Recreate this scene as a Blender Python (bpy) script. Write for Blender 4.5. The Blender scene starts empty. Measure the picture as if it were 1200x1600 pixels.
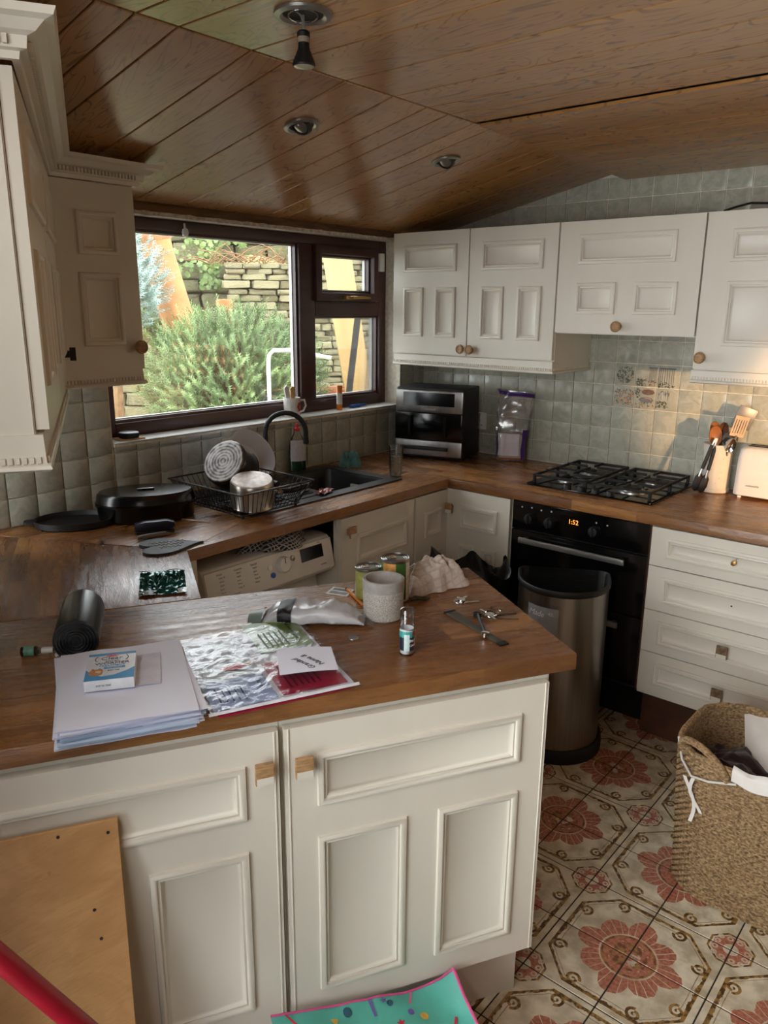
import bpy, bmesh, math, random
from mathutils import Vector, Matrix, Euler, noise as mnoise
random.seed(7)
PI = math.pi
R = math.radians
SC = bpy.context.scene
COL = SC.collection

# ------------------------------------------------------------------ camera
FPX, PIT, ROL, YAW, CAMH = 1204.0, R(14.9), R(.45), R(49.8), 1.63
_fh = Vector((math.sin(YAW), math.cos(YAW), 0)); _rh = Vector((math.cos(YAW), -math.sin(YAW), 0)); _z = Vector((0, 0, 1))
_fw = math.cos(PIT) * _fh - math.sin(PIT) * _z
_u0 = math.sin(PIT) * _fh + math.cos(PIT) * _z
_r = math.cos(ROL) * _rh + math.sin(ROL) * _u0
_u = -math.sin(ROL) * _rh + math.cos(ROL) * _u0
cam = bpy.data.cameras.new('camera'); camo = bpy.data.objects.new('camera', cam); COL.objects.link(camo)
cam.sensor_fit = 'VERTICAL'; cam.sensor_height = 36.0; cam.lens = FPX / 1600 * 36.0
cam.clip_start = .02; cam.clip_end = 200
camo.matrix_world = Matrix((( _r.x, _u.x, -_fw.x, 0), (_r.y, _u.y, -_fw.y, 0), (_r.z, _u.z, -_fw.z, CAMH), (0, 0, 0, 1)))
SC.camera = camo

# ------------------------------------------------------------------ colour management, world, lights
SC.view_settings.view_transform = 'Standard'; SC.view_settings.look = 'None'
SC.view_settings.exposure = 0.0; SC.view_settings.gamma = 1.0; SC.view_settings.use_curve_mapping = False
cy = SC.cycles
cy.max_bounces = 8; cy.diffuse_bounces = 4; cy.glossy_bounces = 4; cy.transmission_bounces = 8; cy.transparent_max_bounces = 12
cy.caustics_reflective = False; cy.caustics_refractive = False; cy.sample_clamp_indirect = 6.0
wd = bpy.data.worlds.new('overcast_sky'); SC.world = wd; wd.use_nodes = True
wb = wd.node_tree.nodes['Background']; wb.inputs[0].default_value = (.93, .97, 1.0, 1); wb.inputs[1].default_value = 9.0
def area_light(name, loc, direction, sx, sy, power, col, spread=180):
    l = bpy.data.lights.new(name, 'AREA'); l.shape = 'RECTANGLE'; l.size = sx; l.size_y = sy; l.energy = power; l.color = col; l.spread = R(spread)
    o = bpy.data.objects.new(name, l); COL.objects.link(o); o.location = loc
    o.rotation_euler = Vector(direction).to_track_quat('-Z', 'Y').to_euler(); return o
TH = R(29.5)                                # the peninsula and the left wall stand 29.5 degrees off the room
PD = Vector((math.cos(TH), -math.sin(TH), 0)); PN = Vector((math.sin(TH), math.cos(TH), 0))
def PW(u, v, z=0): return PD * u + PN * v + Vector((0, 0, z))
RZP = -TH
# daylight for a side door added out of view, and an off-frame warm lamp
area_light('added_door_daylight', PW(-.54, .26, 1.68), PD - Vector((0, 0, .50)), 1.5, .75, 34, (1, .99, .975))
sp = bpy.data.lights.new('warm_room_lamp', 'SPOT'); sp.energy = 400; sp.color = (1, .58, .26); sp.spot_size = R(27); sp.spot_blend = .3; sp.shadow_soft_size = .03
spo = bpy.data.objects.new('warm_room_lamp', sp); COL.objects.link(spo); spo.location = (1.55, -1.2, 1.32)
spo.rotation_euler = (Vector((3.3, .42, 1.27)) - spo.location).to_track_quat('-Z', 'Y').to_euler()

# ------------------------------------------------------------------ shader helpers
def srgb(h):
    if isinstance(h, str):
        h = h.lstrip('#'); c = [int(h[i:i+2], 16) / 255 for i in (0, 2, 4)]
    else: c = [x / 255 for x in h]
    return tuple((x / 12.92 if x <= .04045 else ((x + .055) / 1.055) ** 2.4) for x in c) + (1,)
class V:
    def __init__(s, t, k): s.t, s.k = t, k
    def __add__(s, b): return mth(s.t, 'ADD', s, b)
    def __radd__(s, b): return mth(s.t, 'ADD', b, s)
    def __sub__(s, b): return mth(s.t, 'SUBTRACT', s, b)
    def __rsub__(s, b): return mth(s.t, 'SUBTRACT', b, s)
    def __mul__(s, b): return mth(s.t, 'MULTIPLY', s, b)
    __rmul__ = __mul__
    def __truediv__(s, b): return mth(s.t, 'DIVIDE', s, b)
    def __lt__(s, b): return mth(s.t, 'LESS_THAN', s, b)
    def __gt__(s, b): return mth(s.t, 'GREATER_THAN', s, b)
def put(t, sock, a):
    if isinstance(a, V): t.links.new(a.k, sock)
    else: sock.default_value = a
def mth(t, op, *a):
    n = t.nodes.new('ShaderNodeMath'); n.operation = op
    for i, x in enumerate(a): put(t, n.inputs[i], x)
    return V(t, n.outputs[0])
def mixc(t, f, a, b, bt='MIX'):
    n = t.nodes.new('ShaderNodeMix'); n.data_type = 'RGBA'; n.blend_type = bt; n.clamp_factor = True
    put(t, n.inputs[0], f); put(t, n.inputs[6], a); put(t, n.inputs[7], b)
    return V(t, n.outputs[2])
def coords(t, kind='Object', scale=(1, 1, 1), off=None):
    n = t.nodes.new('ShaderNodeTexCoord'); k = n.outputs[kind]
    m = t.nodes.new('ShaderNodeMapping'); m.inputs['Scale'].default_value = scale
    t.links.new(k, m.inputs['Vector'])
    if off is not None: put(t, m.inputs['Location'], off)
    return V(t, m.outputs[0])
def sep(t, v):
    n = t.nodes.new('ShaderNodeSeparateXYZ'); t.links.new(v.k, n.inputs[0]); return [V(t, o) for o in n.outputs]
def comb(t, x, y, z=0.0):
    n = t.nodes.new('ShaderNodeCombineXYZ'); put(t, n.inputs[0], x); put(t, n.inputs[1], y); put(t, n.inputs[2], z); return V(t, n.outputs[0])
def nz(t, v, scale=10, detail=3, rough=.55, dist=0.0):
    n = t.nodes.new('ShaderNodeTexNoise'); n.inputs['Scale'].default_value = scale; n.inputs['Detail'].default_value = detail
    n.inputs['Roughness'].default_value = rough; n.inputs['Distortion'].default_value = dist
    if v is not None: t.links.new(v.k, n.inputs['Vector'])
    return V(t, n.outputs[0])
def wnoise(t, v):
    n = t.nodes.new('ShaderNodeTexWhiteNoise'); n.noise_dimensions = '3D'; t.links.new(v.k, n.inputs['Vector']); return V(t, n.outputs['Value'])
def orand(t): return V(t, t.nodes.new('ShaderNodeObjectInfo').outputs['Random'])
def sstep(t, x, a, b):
    n = t.nodes.new('ShaderNodeMapRange'); n.interpolation_type = 'SMOOTHSTEP'
    put(t, n.inputs[0], x); n.inputs[1].default_value = a; n.inputs[2].default_value = b; return V(t, n.outputs[0])
def newmat(name):
    m = bpy.data.materials.new(name); m.use_nodes = True; t = m.node_tree; b = t.nodes['Principled BSDF']; return m, t, b
def setb(b, **k):
    for n, v in k.items():
        s = b.inputs[n.replace('_', ' ')]
        if isinstance(v, V): s.node.id_data.links.new(v.k, s)
        else: s.default_value = v
def bumpit(t, b, h, strength=.2, dist=.002):
    n = t.nodes.new('ShaderNodeBump'); n.inputs['Strength'].default_value = strength; n.inputs['Distance'].default_value = dist
    put(t, n.inputs['Height'], h); t.links.new(n.outputs[0], b.inputs['Normal'])
MATS = {}
def mat(name, col, rough=.5, metal=0.0, var=.10, scale=25, bump=0.0, bscale=220, spec=.5, coat=0.0, stretch=(1, 1, 1), rvar=0.0, sheen=0.0, trans=0.0, alpha=1.0, emit=0.0, ior=1.5):
    m, t, b = newmat(name); c = srgb(col)
    n = nz(t, coords(t, 'Object', stretch), scale, 4)
    lo = tuple(x * (1 - var) for x in c[:3]) + (1,); hi = tuple(min(1, x * (1 + var)) for x in c[:3]) + (1,)
    k = mixc(t, sstep(t, n, .3, .7), lo, hi)
    setb(b, Base_Color=k, Metallic=metal, IOR=ior)
    b.inputs['Roughness'].default_value = rough
    if rvar: setb(b, Roughness=n * rvar + (rough - rvar / 2))
    b.inputs['Specular IOR Level'].default_value = spec
    b.inputs['Coat Weight'].default_value = coat; b.inputs['Coat Roughness'].default_value = .08
    b.inputs['Sheen Weight'].default_value = sheen
    b.inputs['Transmission Weight'].default_value = trans; b.inputs['Alpha'].default_value = alpha
    if emit: setb(b, Emission_Color=c, Emission_Strength=emit)
    if bump: bumpit(t, b, nz(t, coords(t, 'Object', stretch), bscale, 3), bump, .002)
    MATS[name] = m; return m
def clear(name, col=(1, 1, 1, 1), rough=.02, refl=.10, fk=.8, milky=0.0):
    """thin clear sheet: transparent with a fresnel sheen"""
    m, t, b = newmat(name); out = t.nodes['Material Output']
    tr = t.nodes.new('ShaderNodeBsdfTransparent'); tr.inputs[0].default_value = col
    gl = t.nodes.new('ShaderNodeBsdfGlossy'); gl.inputs['Roughness'].default_value = rough
    lw = t.nodes.new('ShaderNodeLayerWeight'); lw.inputs[0].default_value = .25
    n = nz(t, coords(t, 'Object'), 9, 2)
    f = V(t, lw.outputs['Fresnel']) * fk + refl * .3 + n * (refl * .4)
    mx = t.nodes.new('ShaderNodeMixShader'); put(t, mx.inputs[0], f); t.links.new(tr.outputs[0], mx.inputs[1]); t.links.new(gl.outputs[0], mx.inputs[2])
    last = mx
    if milky:
        df = t.nodes.new('ShaderNodeBsdfDiffuse'); df.inputs[0].default_value = (.9, .9, .9, 1)
        m2 = t.nodes.new('ShaderNodeMixShader'); m2.inputs[0].default_value = milky; t.links.new(last.outputs[0], m2.inputs[1]); t.links.new(df.outputs[0], m2.inputs[2]); last = m2
    t.links.new(last.outputs[0], out.inputs[0]); MATS[name] = m; return m

# ------------------------------------------------------------------ mesh builder
class MB:
    def __init__(s): s.v = []; s.f = []; s.mi = []
    def add(s, vs, fs, m=0):
        k = len(s.v); s.v += [tuple(x) for x in vs]; s.f += [tuple(i + k for i in f) for f in fs]; s.mi += [m] * len(fs); return s
    def box(s, x0, y0, z0, x1, y1, z1, m=0):
        return s.add([(x0, y0, z0), (x1, y0, z0), (x1, y1, z0), (x0, y1, z0), (x0, y0, z1), (x1, y0, z1), (x1, y1, z1), (x0, y1, z1)],
                     [(0, 3, 2, 1), (4, 5, 6, 7), (0, 1, 5, 4), (1, 2, 6, 5), (2, 3, 7, 6), (3, 0, 4, 7)], m)
    def prism(s, pts, z0, z1, m=0, ax='z'):
        def P(a, b, c): return {'z': (a, b, c), 'y': (a, c, b), 'x': (c, a, b)}[ax]
        n = len(pts); vs = [P(a, b, z0) for a, b in pts] + [P(a, b, z1) for a, b in pts]
        fs = [tuple(range(n - 1, -1, -1)), tuple(range(n, 2 * n))] + [(i, (i + 1) % n, n + (i + 1) % n, n + i) for i in range(n)]
        return s.add(vs, fs, m)
    def loops(s, ls, closed=True, cap0=True, cap1=True, m=0):
        n = len(ls[0]); vs = [p for l in ls for p in l]; fs = []
        for k in range(len(ls) - 1):
            for i in range(n if closed else n - 1):
                j = (i + 1) % n; fs.append((k * n + i, k * n + j, (k + 1) * n + j, (k + 1) * n + i))
        if cap0: fs.append(tuple(range(n - 1, -1, -1)))
        if cap1: fs.append(tuple((len(ls) - 1) * n + i for i in range(n)))
        return s.add(vs, fs, m)
    def lathe(s, prof, seg=24, c=(0, 0, 0), m=0, sx=1, sy=1, cap0=True, cap1=True):
        return s.loops([[(c[0] + sx * r * math.cos(2 * PI * i / seg), c[1] + sy * r * math.sin(2 * PI * i / seg), c[2] + z) for i in range(seg)] for r, z in prof], True, cap0, cap1, m)
    def tube(s, pts, r, seg=8, closed=False, m=0):
        pts = [Vector(p) for p in pts]; n = len(pts); rr = r if isinstance(r, (list, tuple)) else [r] * n
        ls = []; up = None
        for i in range(n):
            a = pts[i - 1] if (i or closed) else pts[0]; b = pts[(i + 1) % n] if (i < n - 1 or closed) else pts[-1]
            d = (b - a).normalized()
            if up is None: up = Vector((0, 0, 1)) if abs(d.z) < .9 else Vector((1, 0, 0))
            x = d.cross(up); x = x.normalized() if x.length > 1e-6 else Vector((1, 0, 0)); y = x.cross(d).normalized(); up = y
            ls.append([tuple(pts[i] + (x * math.cos(2 * PI * k / seg) + y * math.sin(2 * PI * k / seg)) * rr[i]) for k in range(seg)])
        if closed: ls.append(ls[0]); return s.loops(ls, True, False, False, m)
        return s.loops(ls, True, True, True, m)
    def grid(s, nu, nv, fn, m=0, cu=False):
        vs = [fn(i / (nu if cu else nu - 1), j / (nv - 1)) for j in range(nv) for i in range(nu)]; fs = []
        for j in range(nv - 1):
            for i in range(nu if cu else nu - 1):
                k = (i + 1) % nu; fs.append((j * nu + i, j * nu + k, (j + 1) * nu + k, (j + 1) * nu + i))
        return s.add(vs, fs, m)
    def xf(s, mtx, start=0):
        for i in range(start, len(s.v)): s.v[i] = tuple(mtx @ Vector(s.v[i]))
        return s
    def mesh(s, name, mats, bevel=0, seg=2, ang=35, smooth=True, fix=True):
        me = bpy.data.meshes.new(name); me.from_pydata(s.v, [], s.f)
        for mm in (mats if isinstance(mats, (list, tuple)) else [mats]): me.materials.append(mm)
        me.polygons.foreach_set('material_index', s.mi)
        if bevel or fix:
            bm = bmesh.new(); bm.from_mesh(me)
            if fix: bmesh.ops.recalc_face_normals(bm, faces=bm.faces)
            if bevel:
                es = [e for e in bm.edges if len(e.link_faces) == 2 and e.calc_face_angle(0) > R(25)]
                bmesh.ops.bevel(bm, geom=es, offset=bevel, segments=seg, affect='EDGES', profile=.6, clamp_overlap=True)
            bm.to_mesh(me); bm.free()
        if smooth:
            me.polygons.foreach_set('use_smooth', [True] * len(me.polygons))
            me.set_sharp_from_angle(angle=R(ang))
        me.update(); return me
    def build(s, name, mats, parent=None, loc=(0, 0, 0), rot=(0, 0, 0), bevel=0, seg=2, ang=35, smooth=True, fix=True, **tags):
        return link(name, s.mesh(name, mats, bevel, seg, ang, smooth, fix), parent, loc, rot, **tags)
def link(name, me, parent=None, loc=(0, 0, 0), rot=(0, 0, 0), scale=None, label=None, cat=None, group=None, kind=None):
    o = bpy.data.objects.new(name, me); COL.objects.link(o); o.location = loc; o.rotation_euler = rot
    if scale: o.scale = scale
    if parent: o.parent = parent
    if label: o['label'] = label
    if cat: o['category'] = cat
    if group: o['group'] = group
    if kind: o['kind'] = kind
    return o
def thing(name, label, cat, loc=(0, 0, 0), rz=0.0, group=None, kind=None, rot=None):
    return link(name, None, None, loc, rot or (0, 0, rz), label=label, cat=cat, group=group, kind=kind)
def text(s, size, m, parent, loc, rot, name='lettering', ext=.0002, shear=0, align='CENTER', label=None, sx=1.0):
    cu = bpy.data.curves.new('txt', 'FONT'); cu.body = s; cu.size = size; cu.align_x = align; cu.align_y = 'CENTER'; cu.extrude = ext; cu.shear = shear; cu.resolution_u = 3
    o = bpy.data.objects.new('txt', cu); COL.objects.link(o); dg = bpy.context.evaluated_depsgraph_get()
    me = bpy.data.meshes.new_from_object(o.evaluated_get(dg)); COL.objects.unlink(o); bpy.data.objects.remove(o); bpy.data.curves.remove(cu)
    me.materials.clear(); me.materials.append(m)
    return link(name, me, parent, loc, rot, scale=(sx, 1, 1), label=label, kind=None)
def arc(cx, cy, r, a0, a1, n): return [(cx + r * math.cos(R(a0 + (a1 - a0) * i / n)), cy + r * math.sin(R(a0 + (a1 - a0) * i / n))) for i in range(n + 1)]
def rrect(x0, y0, x1, y1, r, n=5):
    return arc(x1 - r, y0 + r, r, -90, 0, n) + arc(x1 - r, y1 - r, r, 0, 90, n) + arc(x0 + r, y1 - r, r, 90, 180, n) + arc(x0 + r, y0 + r, r, 180, 270, n)
def crumple(seed, amp, scale):
    def f(x, y, z=0.0): return amp * mnoise.fractal(Vector((x * scale + seed * 7.3, y * scale - seed * 3.1, z * scale + seed)), .9, 2.1, 4)
    return f

# ------------------------------------------------------------------ materials
PAINT = mat('cream_cabinet_paint', (222, 216, 202), .38, var=.03, scale=6, bump=.06, bscale=90, stretch=(1, 1, .2))
WHITE = mat('white_plastic', (232, 230, 224), .35, var=.02)
PAPER = mat('white_paper', (234, 238, 255), .7, var=.02, scale=5)
PAPER2 = mat('pale_blue_paper', (196, 214, 232), .7, var=.03)
BLK = mat('black_gloss', (10, 10, 11), .12, var=.2, spec=.5)
BLKM = mat('black_matte', (17, 17, 18), .55, var=.25, bump=.05)
BLKG = mat('black_granite_composite', (20, 20, 22), .42, var=.5, scale=600, bump=.1, bscale=500)
BLKR = mat('black_enamel', (12, 12, 13), .2, var=.2)
IRON = mat('cast_iron', (16, 16, 17), .5, var=.3, bump=.15, bscale=300)
STEEL = mat('brushed_steel', (166, 164, 160), .30, 1, var=.10, scale=60, stretch=(1, 1, .02), rvar=.12)
BINST = mat('brushed_bin_steel', (150, 146, 140), .30, 1, var=.08, scale=40, stretch=(3, 3, .02), rvar=.1)
CHROME = mat('chrome', (215, 215, 215), .10, 1, var=.03)
ALU = mat('worn_aluminium', (190, 188, 184), .36, 1, var=.22, scale=30)
BROWNF = mat('dark_brown_frame', (74, 46, 42), .30, var=.2, scale=8, stretch=(.3, 3, 3), bump=.04)
RUBBER = mat('black_rubber', (22, 22, 23), .6, var=.2)
BAGM = mat('black_bin_liner_plastic', (15, 15, 16), .30, var=.2, bump=.25, bscale=30)
RED = mat('red_painted_metal', (150, 14, 34), .4, var=.08)
ORANGE = mat('orange_plastic', (226, 132, 40), .4, var=.05)
BLUE = mat('blue_plastic', (24, 86, 176), .35, var=.06)
TEALF = mat('teal_foil', (22, 96, 92), .16, .45, var=.3, scale=14, bump=.2, bscale=25)
FOIL = mat('silver_foil', (178, 182, 180), .18, .75, var=.2, scale=22, bump=.3, bscale=20)
POLY = mat('grey_poly_mailer', (196, 198, 202), .25, var=.12, scale=14, bump=.3, bscale=26)
CONC = mat('speckled_concrete', (176, 172, 164), .85, var=.38, scale=420, bump=.5, bscale=330)
CONCS = mat('smooth_concrete', (160, 156, 150), .8, var=.12, scale=40, bump=.1)
SLATE = mat('dark_slate', (58, 60, 64), .6, var=.25, scale=30, bump=.2, bscale=120)
CHALK = mat('white_chalk', (196, 196, 194), .9)
TERRA = mat('terracotta', (176, 100, 72), .8, var=.2, scale=14, bump=.2)
KNOBW = mat('worn_oak_knob', (168, 132, 92), .5, var=.3, scale=40, stretch=(1, 1, 6), bump=.1)
DKWOOD = mat('dark_wooden_spoon', (84, 46, 24), .5, var=.3, scale=20, stretch=(1, 1, .2))
MDWOOD = mat('brown_wooden_spoon', (150, 92, 50), .5, var=.25, scale=20, stretch=(1, 1, .2))
LTWOOD = mat('pale_beech', (206, 164, 112), .5, var=.18, scale=20, stretch=(1, 1, .2))
PLYE = mat('board_edge', (120, 84, 50), .7, var=.25, scale=60)
PLASTER = mat('old_wall_plaster', (112, 105, 92), .9, var=.12, scale=7, bump=.3, bscale=40)
BATTEN = mat('rough_sawn_batten', (104, 76, 50), .85, var=.45, scale=26, stretch=(.3, 2, 2), bump=.5, bscale=60)
FLAKE = mat('flaking_white_filler', (206, 200, 188), .9, var=.25, scale=60, bump=.5, bscale=80)
PLINTHB = mat('brown_wood_plinth', (74, 42, 24), .5, var=.25, scale=14, stretch=(1, .2, 1))
DARKIN = mat('dark_void_board', (30, 25, 21), .8)
PINK = mat('pink_piping', (226, 92, 150), .5)
TEAL = mat('teal_bag_fabric', (92, 188, 172), .45, var=.06)
TOWELB = None
GLASS = clear('clear_glass', (.97, .985, .98, 1), .01, .10)
PANE = clear('window_pane_glass', (.98, .99, .99, 1), .0, .06, milky=.05)
CLEARP = clear('clear_plastic', (.96, .96, .97, 1), .06, .22)
SLEEVE = clear('crinkled_clear_sleeve', (.98, .98, .98, 1), .16, .22, .25)
def _sleeve_bump():
    m = SLEEVE; t = m.node_tree
    g = [n for n in t.nodes if n.type == 'BSDF_GLOSSY'][0]
    bp = t.nodes.new('ShaderNodeBump'); bp.inputs['Strength'].default_value = .35; bp.inputs['Distance'].default_value = .006
    put(t, bp.inputs['Height'], nz(t, coords(t, 'Object'), 26, 3, .5, 1.5)); t.links.new(bp.outputs[0], g.inputs['Normal'])
_sleeve_bump()
BREADBAG = clear('bread_bag_film', (.97, .97, .98, 1), .15, .35, .35, milky=.10)
WATER = clear('water', (.93, .96, .96, 1), .0, .2)

def oak(name, base, dark, light, sw=.085, sl=.46, rough=.33, bumpk=.22):
    """oak worktop staves along local x"""
    m, t, b = newmat(name); x, y, z = sep(t, coords(t))
    row = mth(t, 'FLOOR', y / sw); rr = wnoise(t, comb(t, row, 3.1, 0.0))
    xs = x / sl + rr * 7.0; colm = mth(t, 'FLOOR', xs); h = wnoise(t, comb(t, row, colm, 1.7)); h2 = wnoise(t, comb(t, colm, row, 9.2))
    gv = comb(t, x * 1.2 + h * 13.0, y * 9.0 + h2 * 5.0, z * 9.0)
    g = nz(t, gv, 5.5, 5, .6, .9); fine = nz(t, comb(t, x * 5.0 + h * 9, y * 95.0, z * 95.0), 3, 3)
    k = mixc(t, h, srgb(dark), srgb(light)); k = mixc(t, .3, k, srgb(base))
    k = mixc(t, sstep(t, g, .38, .70) * .6, k, srgb(dark)); k = mixc(t, sstep(t, fine, .52, .75) * .45, k, srgb(dark))
    setb(b, Base_Color=k, Roughness=g * .16 + (rough - .08)); b.inputs['Specular IOR Level'].default_value = .75
    fy = mth(t, 'FRACT', y / sw); fx = mth(t, 'FRACT', xs)
    seam = mth(t, 'MAXIMUM', mth(t, 'ABSOLUTE', fy - .5) > .492, mth(t, 'ABSOLUTE', fx - .5) > .4985)
    rings = mth(t, 'SINE', g * 60.0)
    bumpit(t, b, fine * .5 + rings * .35 + seam * -.8 + g * .8, bumpk, .0022); MATS[name] = m; return m
OAK = oak('oak_worktop', (150, 100, 54), (98, 60, 30), (182, 132, 80), .085, .46, .27)
OAKW = oak('oak_worktop_worn', (158, 102, 54), (98, 60, 30), (204, 148, 88), .046, .26, .27)
def cboard():
    m, t, b = newmat('ceiling_board_laminate'); r = orand(t); x, y, z = sep(t, coords(t))
    d = nz(t, comb(t, x * 5 + r * 31, y * 1.1 + r * 17, r * 5), 1.6, 3, .5, .6)
    rings = mth(t, 'SINE', (d * 95.0 + x * 38.0)); line = sstep(t, rings, .72, .99)
    fine = nz(t, comb(t, x * 130, y * 4.0 + r * 9, r * 3), 2.2, 3)
    k = mixc(t, r, srgb((178, 128, 74)), srgb((196, 146, 90))); k = mixc(t, nz(t, comb(t, x * 3, y * .8 + r * 7, r), 2, 2) * .5, k, srgb((122, 78, 40)))
    k = mixc(t, line * (nz(t, comb(t, x * 7, y * 3, r), 3, 2) * .8), k, srgb((58, 34, 18))); k = mixc(t, sstep(t, fine, .55, .8) * .3, k, srgb((96, 60, 32)))
    setb(b, Base_Color=k, Roughness=fine * .10 + .17); b.inputs['Specular IOR Level'].default_value = .8
    bumpit(t, b, fine * .3 - line * .6, .07, .001); return m
CBOARD = cboard()
def wtile(name, a, c):
    m, t, b = newmat(name); r = orand(t); x, y, z = sep(t, coords(t))
    n = nz(t, comb(t, x * 9 + r * 40, y * 9, z * 9 + r * 11), 2.2, 4, .55, 1.2)
    k = mixc(t, sstep(t, n, .3, .72), srgb(a), srgb(c)); k = mixc(t, r * .35, k, srgb((178, 174, 156)))
    setb(b, Base_Color=k, Roughness=n * .12 + .14); b.inputs['Specular IOR Level'].default_value = .4
    bumpit(t, b, nz(t, comb(t, x * 8 + r * 30, y * 8, z * 8), 1.6, 2), .18, .002); return m
WTILE = wtile('sage_wall_tile_glaze', (162, 163, 149), (190, 189, 173))
GROUT = mat('pale_grout', (226, 218, 200), .9, var=.12, scale=60, bump=.2)
GROUTD = mat('dark_floor_grout', (48, 38, 32), .9, var=.25, scale=40, bump=.2)
def ftile():
    """one quarter of the printed medallion: flower at local (0,0), rosette at (1,1)"""
    m, t, b = newmat('printed_floor_tile'); x, y, z = sep(t, coords(t)); r0 = orand(t)
    S = .197; w = nz(t, comb(t, x * 60 + r0 * 9, y * 60, r0), 1, 3) - .5
    w2 = nz(t, comb(t, x * 26 + r0 * 19, y * 26, r0), 1, 2) - .5
    p = x / S + w2 * .02; q = y / S - w2 * .02
    AB = lambda v: mth(t, 'ABSOLUTE', v); MX = lambda a, c: mth(t, 'MAXIMUM', a, c)
    rad = mth(t, 'SQRT', p * p + q * q); ang = mth(t, 'ARCTAN2', q, p)
    mott = nz(t, comb(t, x * 14 + r0 * 50, y * 14, r0), 1.3, 5)
    cream = mixc(t, sstep(t, mott, .25, .7), srgb((176, 162, 136)), srgb((226, 216, 192)))
    pink = mixc(t, sstep(t, nz(t, comb(t, x * 120, y * 120, r0), 1, 4), .3, .7), srgb((150, 86, 66)), srgb((192, 128, 104)))
    gold = mixc(t, sstep(t, nz(t, comb(t, x * 70, y * 70, r0 * 3), 1, 3), .42, .6), srgb((84, 58, 26)), srgb((156, 120, 66)))
    lobe = mth(t, 'POWER', AB(mth(t, 'COSINE', ang * 4.0)), .75) + mth(t, 'POWER', AB(mth(t, 'COSINE', ang * 2.0)), 3.0) * .35
    edge = lobe * .17 + .47 + w * .07
    fl = rad < edge
    strp = AB(mth(t, 'SINE', ang * 16.0)) < (.16 + w * .2); strp = strp * (rad > .36)
    k = mixc(t, fl, cream, pink); k = mixc(t, fl * strp * .85, k, cream)
    ring = AB(rad - .335 + w * .02) < .014; k = mixc(t, ring * .85, k, gold)
    hal = AB(rad - .37) < .012; k = mixc(t, hal * .7, k, cream)
    cen = (rad < .24) * sstep(t, nz(t, comb(t, x * 45, y * 45, r0 * 2), 1, 2), .44, .52); k = mixc(t, cen * .8, k, gold)
    k = mixc(t, (rad < .26) * sstep(t, nz(t, comb(t, x * 50 + 4, y * 50, r0 * 2), 1, 2), .55, .62) * .8, k, cream)
    d = MX(MX(p, q), (p + q) - .50)
    band = AB(d - .885 + w * .045) < (.026 + w * .05); k = mixc(t, band, k, gold)
    thin = AB(d - .815 + w * .01) < .006; k = mixc(t, thin * .7, k, gold)
    for (cx, cy) in ((.79, .40), (.40, .79)):
        a = p - cx; c = q - cy; dd = mth(t, 'SQRT', a * a + c * c)
        dd = dd + mth(t, 'ARCTAN2', c, a) * .006; rr = AB(dd - .070 + w * .02) < .020; k = mixc(t, dd < .09, k, cream); k = mixc(t, rr, k, gold); k = mixc(t, (dd < .018), k, gold)
    e1 = 1.0 - p; e2 = 1.0 - q; e = MX(MX(e1, e2), (e1 + e2) * .72)
    k = mixc(t, e < .285, k, cream); k = mixc(t, AB(e - .27 + w * .01) < .014, k, gold)
    re = mth(t, 'SQRT', e1 * e1 + e2 * e2); k = mixc(t, (e < .235) * (re > .10), k, pink)
    for (cx, cy) in ((.17, .17), (.06, .19), (.19, .06)):
        a = e1 - cx; c = e2 - cy; dd = mth(t, 'SQRT', a * a + c * c); k = mixc(t, (AB(dd - .03) < .012) * .8, k, cream)
    wear = sstep(t, nz(t, comb(t, x * 9 + r0 * 70, y * 9, r0), 1, 4), .55, .8); k = mixc(t, wear * .35, k, srgb((120, 104, 84)))
    setb(b, Base_Color=k, Roughness=mott * .2 + .26); b.inputs['Specular IOR Level'].default_value = .45
    bumpit(t, b, mott + w * .5, .12, .0015); return m
FTILE = ftile()
def weave():
    m, t, b = newmat('seagrass_weave'); x, y, z = sep(t, coords(t)); n = nz(t, comb(t, x * 110, y * 110, z * 200), 1, 4)
    k = mixc(t, sstep(t, n, .3, .7), srgb((100, 76, 50)), srgb((178, 148, 108))); k = mixc(t, sstep(t, nz(t, comb(t, x * 9, y * 9, z * 9), 1, 3), .5, .75) * .3, k, srgb((132, 94, 60)))
    setb(b, Base_Color=k, Roughness=.8); bumpit(t, b, nz(t, comb(t, x * 160, y * 160, z * 300), 1, 3), .6, .002); return m
WEAVE = weave()
def plywood():
    m, t, b = newmat('plywood_face'); x, y, z = sep(t, coords(t)); n = nz(t, comb(t, x * 4 + z * 2, z * 7 - x * 3, 0.0), 1.5, 5, .6, 1.2); f = nz(t, comb(t, (x + z * .35) * 26, (z - x * .35) * 210, 0.0), 1, 3)
    k = mixc(t, sstep(t, n, .2, .8), srgb((176, 130, 82)), srgb((204, 158, 106))); k = mixc(t, sstep(t, f, .45, .75) * .25, k, srgb((150, 106, 62)))
    k = mixc(t, sstep(t, nz(t, comb(t, x * 11, z * 11, 3.0), 1, 4), .72, .78) * .7, k, srgb((84, 56, 34)))
    setb(b, Base_Color=k, Roughness=.42); bumpit(t, b, f, .1, .001); return m
PLY = plywood()
def stripes(name, a, c, sc, rot=0):
    m, t, b = newmat(name); v = coords(t, 'Object'); x, y, z = sep(t, v)
    s1 = mth(t, 'SINE', (x + y * .6 + nz(t, v, 9, 2) * .05) * sc); s2 = mth(t, 'SINE', (z + y * .4 - x * .3 + nz(t, v, 7, 2) * .05) * sc)
    k = mixc(t, mth(t, 'MAXIMUM', s1, s2) > .62, srgb(a), srgb(c)); setb(b, Base_Color=k, Roughness=.9); b.inputs['Sheen Weight'].default_value = .3
    bumpit(t, b, nz(t, v, 500, 2), .4, .002); return m
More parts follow.
